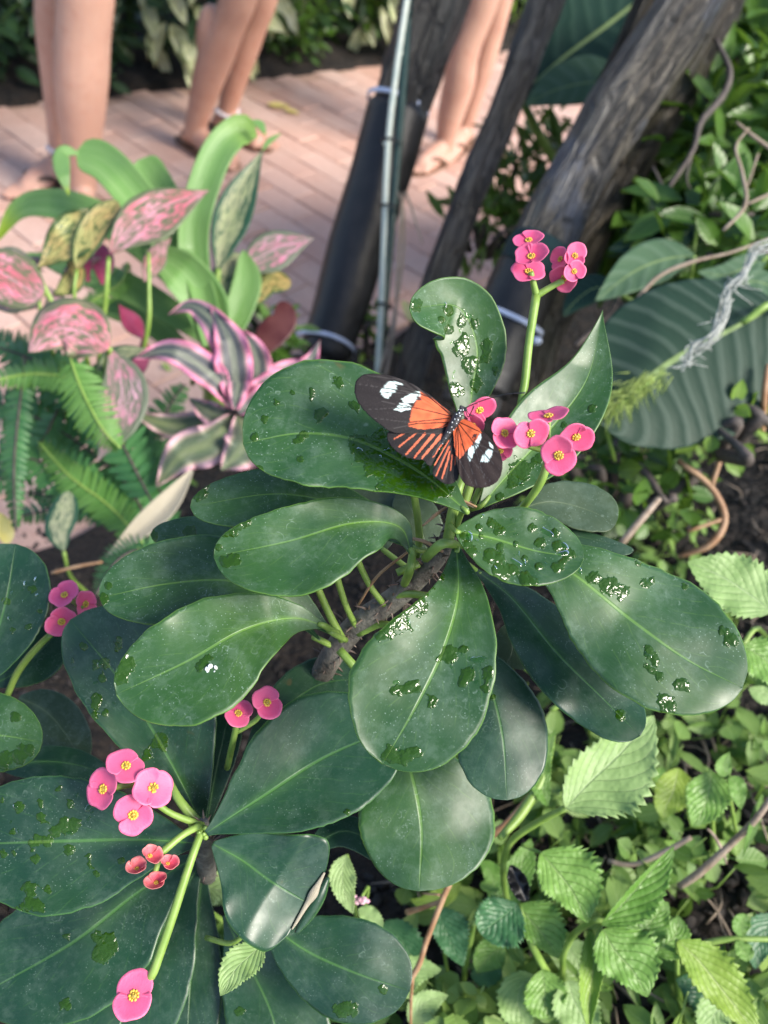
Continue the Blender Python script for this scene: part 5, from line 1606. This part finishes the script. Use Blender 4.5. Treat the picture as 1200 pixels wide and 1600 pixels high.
fs = shoot('pale leaf with a tiny pink blossom between the two big rosettes', (560, 1460, .66),
      [[(560, 1460, .66, 3), (575, 1390, .56, 3), (566, 1400, .52, 2.5)], [(560, 1460, .66, 3), (545, 1350, .56, 3), (540, 1338, .52, 2.5)]],
      [([(541, 1336), (535, 1362), (538, 1390), (552, 1428)], 20, 22, .51, 'lantana_pale'), ([(560, 1420), (575, 1430), (588, 1440), (595, 1455)], 16, 14, .56, 'lantana_pale'), ([(585, 1560), (620, 1530), (650, 1515), (690, 1515)], 30, 34, .60, 'lantana_pale'), ([(640, 1600), (660, 1570), (680, 1560), (700, 1555)], 20, 26, .60, 'lantana_pale'), ([(600, 1440), (620, 1460), (640, 1490), (650, 1530)], 30, 26, .64, 'lantana_dark')])
mb = MB()
for k in range(14):
    V, Fc = ball_geo(P(564 + random.gauss(0, 6), 1410 + random.gauss(0, 5), .512 + random.gauss(0, .002)), .0022, .0016, .0012, 7, 5)
    mb.add(V, Fc)
mb.build('blossom', mat_plain('pale_pink', (.75, .36, .48), (.8, .55, .6), 300, .5, tr=.2), fs)

# withered dark leaf on the shoot
wl_ = plant_leaf(None, [(798, 1352), (806, 1370), (815, 1390), (822, 1408)], 14, 16, .545, .3, 'oval', 'black', name='withered_leaf', cup=.8, wave=.4)
tag(wl_, 'small blackened withered leaf caught on the yellow-green shoot', 'dead leaf')

# ------------------------------------------------------------------ scattered leaves
def leaflet(mb, c, dirv, nrm, L, wd, rnd, bend=.25):
    dirv = dirv.normalized()
    sd = dirv.cross(nrm).normalized()
    nn = sd.cross(dirv).normalized()
    V, UV = [], []
    for a, ww in ((0, .12), (.3, .9), (.6, .95), (.85, .5), (1, .02)):
        q = c + dirv * L * a - nn * (bend * L * a * a)
        for z in (-1, 0, 1):
            V.append(q + sd * (wd * ww * z * .5) + nn * (abs(z) * .08 * L))
            UV.append((.5 + z * .5, a))
    Fc = []
    for r_ in range(4):
        for c_ in range(2):
            b_ = r_ * 3 + c_
            Fc.append((b_, b_ + 1, b_ + 4, b_ + 3))
    mb.add(V, Fc, UV, rnd)

def rdir(rs, up=.3):
    return Vector((rs.gauss(0, 1), rs.gauss(0, 1), rs.gauss(up, .7))).normalized()

# low ground cover in the bed
mb = MB()
tw = MB()
rs = random.Random(31)
def cover(x0, x1, y0, y1, n, smin, smax, hmax, avoid=()):
    for k in range(n):
        px, py = rs.uniform(x0, x1), rs.uniform(y0, y1)
        g0 = onz(px, py, .45)
        for it in range(3):
            g0 = onz(px, py, bed_h(g0.x, g0.y))
        if any(math.hypot(px - a, (py - b)) < r for a, b, r in avoid):
            continue
        nleaf = rs.randrange(3, 7)
        hh = rs.uniform(.01, hmax)
        tipp = g0 + Vector((rs.gauss(0, .02), rs.gauss(0, .02), hh))
        tw.add(*tube_geo([g0, (g0 + tipp) / 2 + Vector((rs.gauss(0, .006), rs.gauss(0, .006), 0)), tipp], [.0011, .001, .0006], 4, 4))
        tone = rs.random()
        for q in range(nleaf):
            f = rs.uniform(.3, 1)
            c = g0.lerp(tipp, f)
            leaflet(mb, c, rdir(rs, .2), Vector((rs.gauss(0, .35), rs.gauss(-.15, .35), 1)), rs.uniform(smin, smax), rs.uniform(smin, smax) * .62, min(1, max(0, tone * .6 + rs.random() * .5)))
cover(640, 1260, 1120, 1720, 235, .012, .040, .12, avoid=[(1130, 1440, 60), (1090, 1400, 50), (830, 1490, 24)])
cover(930, 1260, 690, 1120, 90, .012, .030, .09, avoid=[(1150, 800, 90)])
cover(820, 1100, 680, 860, 60, .012, .03, .10)
cover(560, 760, 500, 620, 16, .012, .03, .05)
cover(-60, 640, 1480, 1720, 90, .012, .03, .07)
cover(160, 520, 520, 900, 60, .012, .03, .06)
o = mb.build('ground_cover', M['cover'])
tag(o, 'small green leaves of low ground cover over the dark soil', 'ground cover', kind='stuff')
o2 = tw.build('cover_stems', M['stem_green'], o)
o2['kind'] = 'stuff'
# mulch chips
mb = MB()
for k in range(2600):
    px, py = rs.uniform(-60, 1260), rs.uniform(430, 1700)
    g0 = onz(px, py, .45)
    for it in range(3):
        g0 = onz(px, py, bed_h(g0.x, g0.y))
    if bed_h(g0.x, g0.y) < 0:
        continue
    s = rs.uniform(.003, .011)
    V, Fc = ball_geo(g0 + Vector((0, 0, s * .2)), s, s * rs.uniform(.3, .8), s * rs.uniform(.25, .6), 5, 3, Matrix.Rotation(rs.uniform(0, 6.3), 3, 'Z') @ Matrix.Rotation(rs.uniform(-.6, .6), 3, 'X'))
    mb.add(V, Fc)
o = mb.build('mulch', M['mulch'], smooth=False)
tag(o, 'dark bark mulch and soil crumbs in the bed', 'mulch', kind='stuff')

# dry litter
mb = MB()
for k in range(330):
    px, py = rs.uniform(620, 1260), rs.uniform(680, 1700)
    g0 = onz(px, py, .45)
    for it in range(3):
        g0 = onz(px, py, bed_h(g0.x, g0.y))
    a = rs.uniform(0, 6.3)
    L = rs.uniform(.015, .07)
    e = Vector((math.cos(a), math.sin(a), rs.uniform(-.05, .5))) * L
    q = Vector((rs.gauss(0, .006), rs.gauss(0, .006), rs.gauss(.004, .004)))
    z0 = g0 + Vector((0, 0, .004 + rs.random() * .015))
    mb.add(*tube_geo([z0, z0 + e * .5 + q, z0 + e], [rs.uniform(.0005, .0014)] * 2 + [.0004], 5, 6))
o = mb.build('dry_litter', M['twig'])
tag(o, 'fine dry stems and roots littering the dark soil', 'litter', kind='stuff')

# twigs
def twig(label, pts, mat='twig', side=()):
    t = thing('twig', label, 'twig', tuple(P(*pts[0][:3])))
    pxtube('stem', pts, M[mat], t, 7, wob=.25)
    for s in side:
        pxtube('side_twig', s, M[mat], t, 6, wob=.2)
    return t
twig('greyish forked twig turning reddish below the middle plant', [(714, 1356, .56, 5), (690, 1408, .56, 5), (666, 1470, .56, 4.5), (650, 1515, .56, 4.5), (610, 1565, .57, 4), (560, 1610, .58, 4)], 'twig_red', [[(690, 1408, .56, 3.5), (660, 1418, .57, 4), (636, 1425, .58, 5)], [(688, 1398, .56, 2), (660, 1396, .57, 1.5)], [(645, 1530, .565, 2.5), (642, 1570, .58, 2.5), (642, 1640, .6, 2)]])
twig('bare grey twig crossing the dark soil at the right', [(1210, 1240, .62, 5), (1180, 1280, .62, 5.5), (1150, 1310, .63, 5.5), (1095, 1360, .64, 6), (1060, 1385, .65, 5)], 'twig', [[(1130, 1330, .635, 3), (1115, 1305, .63, 2.5), (1105, 1295, .63, 2)], [(1130, 1330, .635, 2.5), (1135, 1350, .63, 1.5)], [(1150, 1310, .63, 3), (1178, 1297, .62, 2)]])
twig('short grey twig under the serrated leaves', [(1080, 1308, .66, 4), (1040, 1330, .66, 4.5), (990, 1350, .67, 4), (950, 1345, .68, 4)], 'twig')
twig('tan forked twig rising behind the lower right leaf', [(690, 1350, .58, 6), (740, 1320, .58, 7), (790, 1290, .58, 6), (840, 1230, .60, 4)], 'twig_red', [[(740, 1320, .58, 4), (700, 1322, .58, 3)]])
twig('brown curved twig over dark soil right of the pink flowers', [(1060, 720, .9, 4), (1110, 760, .9, 5), (1132, 810, .9, 6), (1110, 850, .9, 6), (1060, 870, .92, 4)], 'twig_red', [[(1132, 810, .9, 3), (1075, 830, .9, 3)], [(1112, 760, .9, 4), (1130, 700, .9, 4), (1125, 670, .92, 3)]])
twig('dry brown stem at the right edge below the ribbed leaf', [(1200, 570, .85, 4), (1194, 620, .85, 5), (1190, 680, .9, 4)], 'twig_red')
twig('pale gnarled twig near the ground cover left of the soil gap', [(970, 850, .8, 6), (1000, 815, .8, 6), (1030, 780, .82, 5)], 'twig')
twig('dark crooked branch hanging right of the brown trunk', [(1118, 60, 1.2, 3.6), (1140, 110, 1.2, 4.8), (1128, 150, 1.2, 5.4), (1095, 190, 1.2, 5.4), (1080, 240, 1.2, 4.2), (1020, 330, 1.2, 4.2), (985, 400, 1.15, 4.2), (960, 480, 1.12, 3.6), (900, 540, 1.1, 3.6)], 'twig_dark', [[(1080, 240, 1.2, 2.4), (1075, 290, 1.2, 1.8), (1120, 330, 1.2, 1.2)], [(1040, 300, 1.2, 2.4), (1020, 260, 1.2, 1.8)]])
twig('grey forked dead branch at the right edge', [(1130, 360, 1.0, 2.2), (1165, 320, 1.0, 3.3), (1160, 270, 1.0, 2.8), (1150, 230, 1.0, 2.2), (1170, 200, 1.0, 1.7)], 'twig', [[(1165, 320, 1.0, 2.2), (1210, 300, 1.0, 2.8)], [(1150, 190, 1.0, 1.7), (1180, 215, 1.0, 2.8), (1215, 240, 1.0, 3.3)], [(1168, 290, 1.0, 1.7), (1185, 240, 1.0, 1.7)]])
twig('thin dry stalk crossing above the left rosette', [(80, 895, .8, 2.5), (120, 885, .8, 3), (160, 878, .8, 2)], 'twig_red')
twig('dry bent stem behind the tall pink flower stalk', [(960, 520, 1.0, 3.0), (1020, 440, 1.0, 3.0), (1080, 410, 1.0, 3.0), (1140, 395, 1.0, 2.4), (1210, 370, 1.0, 2.4)], 'twig')

# ================================================================== bushes
def bush(name, label, c, rad, n, ls, mat, seed, group, wr=.45, up=.3, stems=6, big=0, bigmat='variegated', bigs=.1):
    rs = random.Random(seed)
    t = thing(name, label, 'shrub', (c[0], c[1], max(0, c[2] - rad[2])), group)
    mb = MB()
    for k in range(n):
        while True:
            q = Vector((rs.uniform(-1, 1), rs.uniform(-1, 1), rs.uniform(-1, 1)))
            if .25 < q.length < 1:
                break
        f = 1 + .35 * mnoise.noise(q * 2.2 + Vector((seed, 0, 0)))
        p = Vector(c) + Vector((q.x * rad[0], q.y * rad[1], q.z * rad[2])) * f
        dv = (q * .7 + rdir(rs, up) * .8)
        L = rs.uniform(.6, 1.3) * ls
        leaflet(mb, p, dv, Vector((rs.gauss(0, .5), rs.gauss(-.2, .5), 1)), L, L * wr, rs.random(), rs.uniform(.1, .5))
    o = mb.build('foliage', M[mat], t)
    o['kind'] = 'stuff'
    for k in range(stems):
        a = rs.uniform(0, 6.28)
        b0 = Vector((c[0] + math.cos(a) * rad[0] * .2, c[1] + math.sin(a) * rad[1] * .2, max(0, c[2] - rad[2] * 1.05)))
        b1 = Vector((c[0] + math.cos(a) * rad[0] * .7, c[1] + math.sin(a) * rad[1] * .7, c[2] + rad[2] * rs.uniform(.1, .7)))
        tube('branch', [b0, (b0 + b1) / 2 + Vector((rs.gauss(0, .03), rs.gauss(0, .03), .04)), b1], [.010, .007, .003], M['twig_dark'], t, 6)
    for k in range(big):
        q = rdir(rs, .2)
        q.y = -abs(q.y)
        p = Vector(c) + Vector((q.x * rad[0], q.y * rad[1], q.z * rad[2])) * .95
        m1 = MB()
        L = bigs * rs.uniform(.7, 1.2)
        leaflet(m1, p, q + rdir(rs, -.1) * .8 + Vector((0, -.3, -.2)), Vector((rs.gauss(0, .3), -.8, 1)), L, L * .42, rs.random(), .4)
        m1.build('leaf', M[bigmat], t)
    return t

bk = 'shrubs behind the path'
def at_back(px, py, z, back=0.0):
    p = onz(px, py, 0)
    return (p.x, p.y + back, z)
def hb(px, dy, z):
    b0 = onz(px, 140, 0)
    return (b0.x, interp(BK, b0.x) + dy, z)
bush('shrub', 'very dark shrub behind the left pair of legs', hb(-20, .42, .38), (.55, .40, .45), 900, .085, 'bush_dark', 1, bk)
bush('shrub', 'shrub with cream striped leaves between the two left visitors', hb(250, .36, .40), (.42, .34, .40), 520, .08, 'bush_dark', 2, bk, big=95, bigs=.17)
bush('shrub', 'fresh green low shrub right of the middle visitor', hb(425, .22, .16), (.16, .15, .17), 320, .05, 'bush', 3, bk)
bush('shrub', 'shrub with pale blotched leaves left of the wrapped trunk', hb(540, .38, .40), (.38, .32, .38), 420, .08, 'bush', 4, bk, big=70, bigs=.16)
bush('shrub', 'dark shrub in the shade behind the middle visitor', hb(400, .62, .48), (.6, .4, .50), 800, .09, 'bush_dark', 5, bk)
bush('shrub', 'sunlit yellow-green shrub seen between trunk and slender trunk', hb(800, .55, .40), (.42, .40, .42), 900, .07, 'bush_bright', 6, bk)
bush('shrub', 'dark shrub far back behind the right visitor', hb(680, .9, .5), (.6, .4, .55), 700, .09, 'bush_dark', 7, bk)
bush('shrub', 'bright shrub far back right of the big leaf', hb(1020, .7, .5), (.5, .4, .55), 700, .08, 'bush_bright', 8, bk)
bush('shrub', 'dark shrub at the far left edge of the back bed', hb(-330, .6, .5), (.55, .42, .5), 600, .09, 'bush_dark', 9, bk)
# the pale blossom in the cream striped shrub
fb = P(283, 50, 3.35)
mb = MB()
for k in range(6):
    a = k * math.pi / 3
    dv = VIEWR * math.cos(a) + VIEWU * math.sin(a)
    leaflet(mb, fb, dv, (CAMPOS - fb), .05, .032, .5, -.2)
o = mb.build('pale_blossom', mat_plain('cream_petal', (.75, .74, .5), (.8, .8, .62), 30, .5, tr=.2))
tag(o, 'creamy white blossom with orange centre in the striped shrub', 'flower')
V, Fc = ball_geo(fb + (CAMPOS - fb).normalized() * .012, .012, .012, .012, 8, 6)
mesh('blossom_centre', V, Fc, mat_plain('orange_centre', (.75, .30, .03), None, 30, .5), o)

rg = 'shrubs right of the trunks'
def rbush(label, px, py, d, rad, n, ls, mat, seed, **k):
    p = P(px, py, d)
    return bush('shrub', label, tuple(p), rad, n, ls, mat, seed, rg, **k)
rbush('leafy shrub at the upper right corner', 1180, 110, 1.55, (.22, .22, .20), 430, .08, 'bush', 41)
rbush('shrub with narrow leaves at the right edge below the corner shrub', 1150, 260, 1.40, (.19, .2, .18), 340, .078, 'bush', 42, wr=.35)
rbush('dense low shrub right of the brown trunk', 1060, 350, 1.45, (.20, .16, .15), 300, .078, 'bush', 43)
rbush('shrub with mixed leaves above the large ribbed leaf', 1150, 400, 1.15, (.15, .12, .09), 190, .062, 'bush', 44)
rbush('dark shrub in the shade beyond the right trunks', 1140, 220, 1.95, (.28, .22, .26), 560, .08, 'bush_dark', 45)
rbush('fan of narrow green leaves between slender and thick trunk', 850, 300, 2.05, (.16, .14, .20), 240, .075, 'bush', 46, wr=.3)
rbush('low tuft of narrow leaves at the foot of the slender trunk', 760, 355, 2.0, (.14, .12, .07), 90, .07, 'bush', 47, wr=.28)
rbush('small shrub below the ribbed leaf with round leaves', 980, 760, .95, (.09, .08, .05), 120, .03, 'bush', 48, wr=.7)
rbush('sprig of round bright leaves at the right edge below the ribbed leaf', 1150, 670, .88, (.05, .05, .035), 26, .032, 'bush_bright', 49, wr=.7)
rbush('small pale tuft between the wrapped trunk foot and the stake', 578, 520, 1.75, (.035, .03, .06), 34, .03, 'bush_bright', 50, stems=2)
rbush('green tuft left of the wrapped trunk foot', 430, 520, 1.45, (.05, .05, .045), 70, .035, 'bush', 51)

# fallen leaf on the path
fp = onz(438, 170, 0)
mb = MB()
leaflet(mb, fp + Vector((-.05, 0, .006)), Vector((1, .1, 0)), Vector((0, 0, 1)), .085, .05, .5, .0)
leaflet(mb, fp + Vector((.02, -.02, .008)), Vector((1, -.3, .05)), Vector((.1, 0, 1)), .065, .035, .5, .1)
o = mb.build('fallen_leaf', M['yellowleaf'])
tag(o, 'torn yellow leaf lying on the brick path', 'leaf')

# ================================================================== people (legs in view)
def person(label, legs, skin, sandal, seed, feet_dir, anklet=None, clothes=('denim', 'cotton')):
    """legs: two lists of (px,py,width_px) from ankle up to the frame; standing plane from the foot point"""
    parts = MB()
    info = []
    root = None
    for L in legs:
        foot = onz(L['foot'][0], L['foot'][1], 0)
        y0 = foot.y
        pts, rad = [], []
        for px, py, wd in L['line']:
            p = ony(px, py, y0)
            pts.append(p)
            rad.append(wd * .5 * proj(p)[2] / F)
        info.append((foot, pts, rad, L))
    base = (info[0][0] + info[1][0]) / 2
    root = thing('person', label, 'person', (base.x, base.y, 0), 'visitors on the path')
    hipc = Vector((0, 0, 0))
    knees = []
    for foot, pts, rad, L in info:
        fd = Vector((L['dir'][0], L['dir'][1], 0)).normalized()
        sd = Vector((0, 0, 1)).cross(fd)
        ank = pts[0]
        # heel, sole of the foot, toes
        bd_ = fd
        fd = fd * 1.2
        heel = Vector((ank.x, ank.y, 0)) - fd * .045
        parts.add(*tube_geo([heel + Vector((0, 0, .030)), heel + fd * .05 + Vector((0, 0, .045)), heel + fd * .12 + Vector((0, 0, .040)), heel + fd * .17 + Vector((0, 0, .027)), heel + fd * .185 + Vector((0, 0, .022))], [.022, .032, .034, .026, .012], 12))
        for off in (-.024, 0, .024):
            parts.add(*tube_geo([heel + fd * .08 + sd * off * .5 + Vector((0, 0, .032)), heel + fd * .15 + sd * off + Vector((0, 0, .026)), heel + fd * .18 + sd * off + Vector((0, 0, .02))], [.024, .022, .014], 10))
        for q in range(5):
            off = (-.036 + .018 * q) * L.get('hand', 1)
            ln = (.225, .228, .218, .207, .193)[q]
            r = (.0115, .0085, .008, .0078, .0072)[q]
            a = heel + fd * .165 + sd * off + Vector((0, 0, .020))
            e = heel + fd * ln + sd * off * 1.05 + Vector((0, 0, .014))
            parts.add(*tube_geo([a, (a + e) / 2 + Vector((0, 0, .004)), e], [r, r * 1.05, r * .75], 8))
        parts.add(*tube_geo([heel + fd * .05 + Vector((0, 0, .035)), ank + Vector((0, 0, -.01)), ank], [.032, rad[0] * 1.05, rad[0]], 12))
        fd6 = fd
        fd = bd_
        top = pts[-1]
        up = (pts[-1] - pts[-2]).normalized()
        knee_z = .50
        hip = Vector((top.x + up.x * .15, top.y + .04, .90))
        line = pts + [top.lerp(hip, .35), top.lerp(hip, .75), hip]
        rd = rad + [rad[-1] * 1.10, rad[-1] * 1.42, rad[-1] * 1.55]
        parts.add(*tube_geo(line, rd, 18, n=len(line) * 6))
        # calf muscle at the back, knee cap in front
        i1 = max(1, len(pts) // 2)
        cm = pts[i1]
        parts.add(*ball_geo(cm - fd * rad[i1] * .38 + Vector((0, 0, .02)), rad[i1] * .92, rad[i1] * .92, .11, 12, 8))
        parts.add(*ball_geo(top + fd * rad[-1] * .36, rad[-1] * .60, rad[-1] * .60, .045, 10, 8))
        knees.append((hip, fd))
        # sandal
        fd = fd6
        so = MB()
        n = 22
        V, Fc = [], []
        for k in range(n):
            a = 2 * math.pi * k / n
            lx = math.cos(a) * .127 + .092
            wy = math.sin(a) * (.044 + .008 * math.cos(a))
            for z in (0.001, .014):
                V.append(heel + fd * lx + sd * wy + Vector((0, 0, z)))
        for k in range(n):
            j = (k + 1) % n
            Fc.append((2 * k, 2 * j, 2 * j + 1, 2 * k + 1))
        Fc.append(tuple(2 * k + 1 for k in range(n)))
        Fc.append(tuple(2 * k for k in reversed(range(n))))
        so.add(V, Fc)
        sole = so.build('sandal', M[sandal], root, smooth=False)
        for q in (-1, 1):
            tube('strap', [heel + fd * .17 + sd * .008 * q + Vector((0, 0, .036)), heel + fd * .13 + sd * .036 * q + Vector((0, 0, .047)), heel + fd * .075 + sd * .046 * q + Vector((0, 0, .012))], [.006, .007, .006], M[sandal], sole, 6)
        if L.get('anklet'):
            am = MB()
            p = pts[0].lerp(pts[1], .35) if len(pts) > 1 else pts[0]
            rr = rad[0] * 1.12
            for q in range(22):
                a = 2 * math.pi * q / 22
                am.add(*ball_geo(p + Vector((math.cos(a) * rr, math.sin(a) * rr, .006 * math.sin(a * 2))), .0075, seg=7, rings=5))
            am.build('anklet', M['bead'], root)
    h0, h1 = knees[0][0], knees[1][0]
    hc = (h0 + h1) / 2
    ax = (h1 - h0)
    ax.z = 0
    ax = ax.normalized() if ax.length > .02 else Vector((1, 0, 0))
    if (h1 - h0).length < .18:
        ax *= 1
    fd = (knees[0][1] + knees[1][1]).normalized()
    sx = Vector((0, 0, 1)).cross(fd)
    # trunk, arms, neck, head: above the frame
    parts.add(*tube_geo([hc + Vector((0, 0, -.04)), hc + Vector((0, 0, .10)), hc + Vector((0, 0, .28)), hc + Vector((0, 0, .45)), hc + Vector((0, 0, .52))], [.14, .155, .13, .15, .08], 18))
    parts.add(*tube_geo([hc + sx * .17 + Vector((0, 0, .47)), hc - sx * .17 + Vector((0, 0, .47))], [.05, .05], 12))
    nk = hc + Vector((0, 0, .50))
    parts.add(*tube_geo([nk, nk + Vector((0, 0, .12))], [.05, .048], 12))
    hd = nk + Vector((0, 0, .21)) + fd * .015
    Mh = Matrix((sx, fd, Vector((0, 0, 1)))).transposed()
    parts.add(*ball_geo(hd, .073, .09, .112, 16, 12, Mh))
    parts.add(*ball_geo(hd + fd * .088 + Vector((0, 0, -.012)), .012, .018, .02, 8, 6, Mh))
    for s in (-1, 1):
        parts.add(*ball_geo(hd + sx * .075 * s, .01, .02, .028, 8, 6, Mh))
        sh = hc + sx * .19 * s + Vector((0, 0, .46))
        el = sh + sx * .05 * s + Vector((0, 0, -.28)) - fd * .02
        wr = el + fd * .10 + Vector((0, 0, -.22))
        parts.add(*tube_geo([sh, sh.lerp(el, .5), el, el.lerp(wr, .4), wr], [.05, .045, .037, .037, .026], 12))
        parts.add(*tube_geo([wr, wr + Vector((0, 0, -.05)) + fd * .01, wr + Vector((0, 0, -.09)) + fd * .02], [.026, .035, .03], 10))
        for q in range(4):
            a = wr + Vector((0, 0, -.085)) + fd * (.02 + (q - 1.5) * .017)
            parts.add(*tube_geo([a, a + Vector((0, 0, -.04)) + fd * .004, a + Vector((0, 0, -.075 + abs(q - 1.4) * .008)) - sx * .012 * s], [.009, .0085, .0065], 8))
        a = wr + Vector((0, 0, -.035)) + fd * .03
        parts.add(*tube_geo([a, a + fd * .02 + Vector((0, 0, -.03)), a + fd * .024 + Vector((0, 0, -.06))], [.011, .0095, .007], 8))
    bo = parts.build('body', M[skin], root)
    rm = bo.modifiers.new('join', 'REMESH')
    rm.mode = 'VOXEL'
    rm.voxel_size = .0068
    rm.use_smooth_shade = True
    sm = bo.modifiers.new('soften', 'SMOOTH')
    sm.factor = .5
    sm.iterations = 5
    # clothes above the frame
    sh_ = MB()
    for hip, _ in knees:
        sh_.add(*tube_geo([hip + Vector((0, 0, -.16)), hip + Vector((0, 0, -.05)), hip + Vector((0, 0, .05))], [.125, .12, .12], 16))
    sh_.add(*tube_geo([hc + Vector((0, 0, -.06)), hc + Vector((0, 0, .06)), hc + Vector((0, 0, .16))], [.15, .172, .155], 18))
    ts = MB()
    ts.add(*tube_geo([hc + Vector((0, 0, .08)), hc + Vector((0, 0, .28)), hc + Vector((0, 0, .44)), hc + Vector((0, 0, .54))], [.172, .155, .172, .10], 18))
    for s in (-1, 1):
        a = hc + sx * .16 * s + Vector((0, 0, .46))
        ts.add(*tube_geo([hc + sx * .05 * s + Vector((0, 0, .46)), a, a + sx * .07 * s + Vector((0, 0, -.16))], [.08, .066, .066], 12))
    hr = MB()
    hr.add(*ball_geo(hd - fd * .018 + Vector((0, 0, .022)), .083, .092, .108, 16, 10, Mh))
    hr.add(*tube_geo([hd - fd * .06, hd - fd * .09 + Vector((0, 0, -.15)), hd - fd * .085 + Vector((0, 0, -.28))], [.06, .055, .025], 12))
    for q, nm, mt, vx in ((sh_, 'shorts', clothes[0], .014), (ts, 'shirt', clothes[1], .014), (hr, 'hair', 'hair', .012)):
        o = q.build(nm, M[mt], root)
        r = o.modifiers.new('join', 'REMESH')
        r.mode = 'VOXEL'
        r.voxel_size = vx
        r.use_smooth_shade = True
        s2 = o.modifiers.new('soften', 'SMOOTH')
        s2.factor, s2.iterations = .5, 4
    return root

person('bare-legged visitor at the far left in dark sandals, large calves', [
    dict(foot=(80, 275), dir=(-.3, -1), line=[(90, 246, 24), (88, 205, 28), (86, 150, 36), (83, 95, 44), (80, 40, 50), (82, -20, 56)], anklet=True),
    dict(foot=(130, 322), dir=(.5, -1), hand=-1, line=[(128, 288, 44), (128, 240, 54), (127, 180, 72), (127, 115, 84), (130, 50, 84), (134, -20, 90)])], 'skin', 'sandal_dark', 1, None)
person('bare-legged visitor left of the wrapped trunk with a white anklet and flip-flops', [
    dict(foot=(300, 232), dir=(1, -.55), line=[(303, 205, 34), (312, 172, 38), (323, 130, 48), (340, 80, 56), (358, 35, 54), (374, -10, 58)]),
    dict(foot=(350, 208), dir=(1, -.5), hand=-1, line=[(353, 182, 30), (358, 160, 32), (367, 125, 38), (380, 80, 46), (395, 35, 48), (410, -15, 54)], anklet=True)], 'skin2', 'sandal', 2, None)
person('bare-legged visitor seen between the wrapped trunk and the slender trunk, light sandals', [
    dict(foot=(690, 250), dir=(-.55, -1), line=[(697, 214, 32), (704, 180, 42), (717, 130, 50), (724, 80, 50), (742, 30, 52), (756, -15, 58)]),
    dict(foot=(722, 228), dir=(-.4, -1), hand=-1, line=[(728, 196, 26), (740, 150, 32), (755, 95, 40), (768, 45, 42), (780, -15, 50)])], 'skin', 'sandal', 3, None)
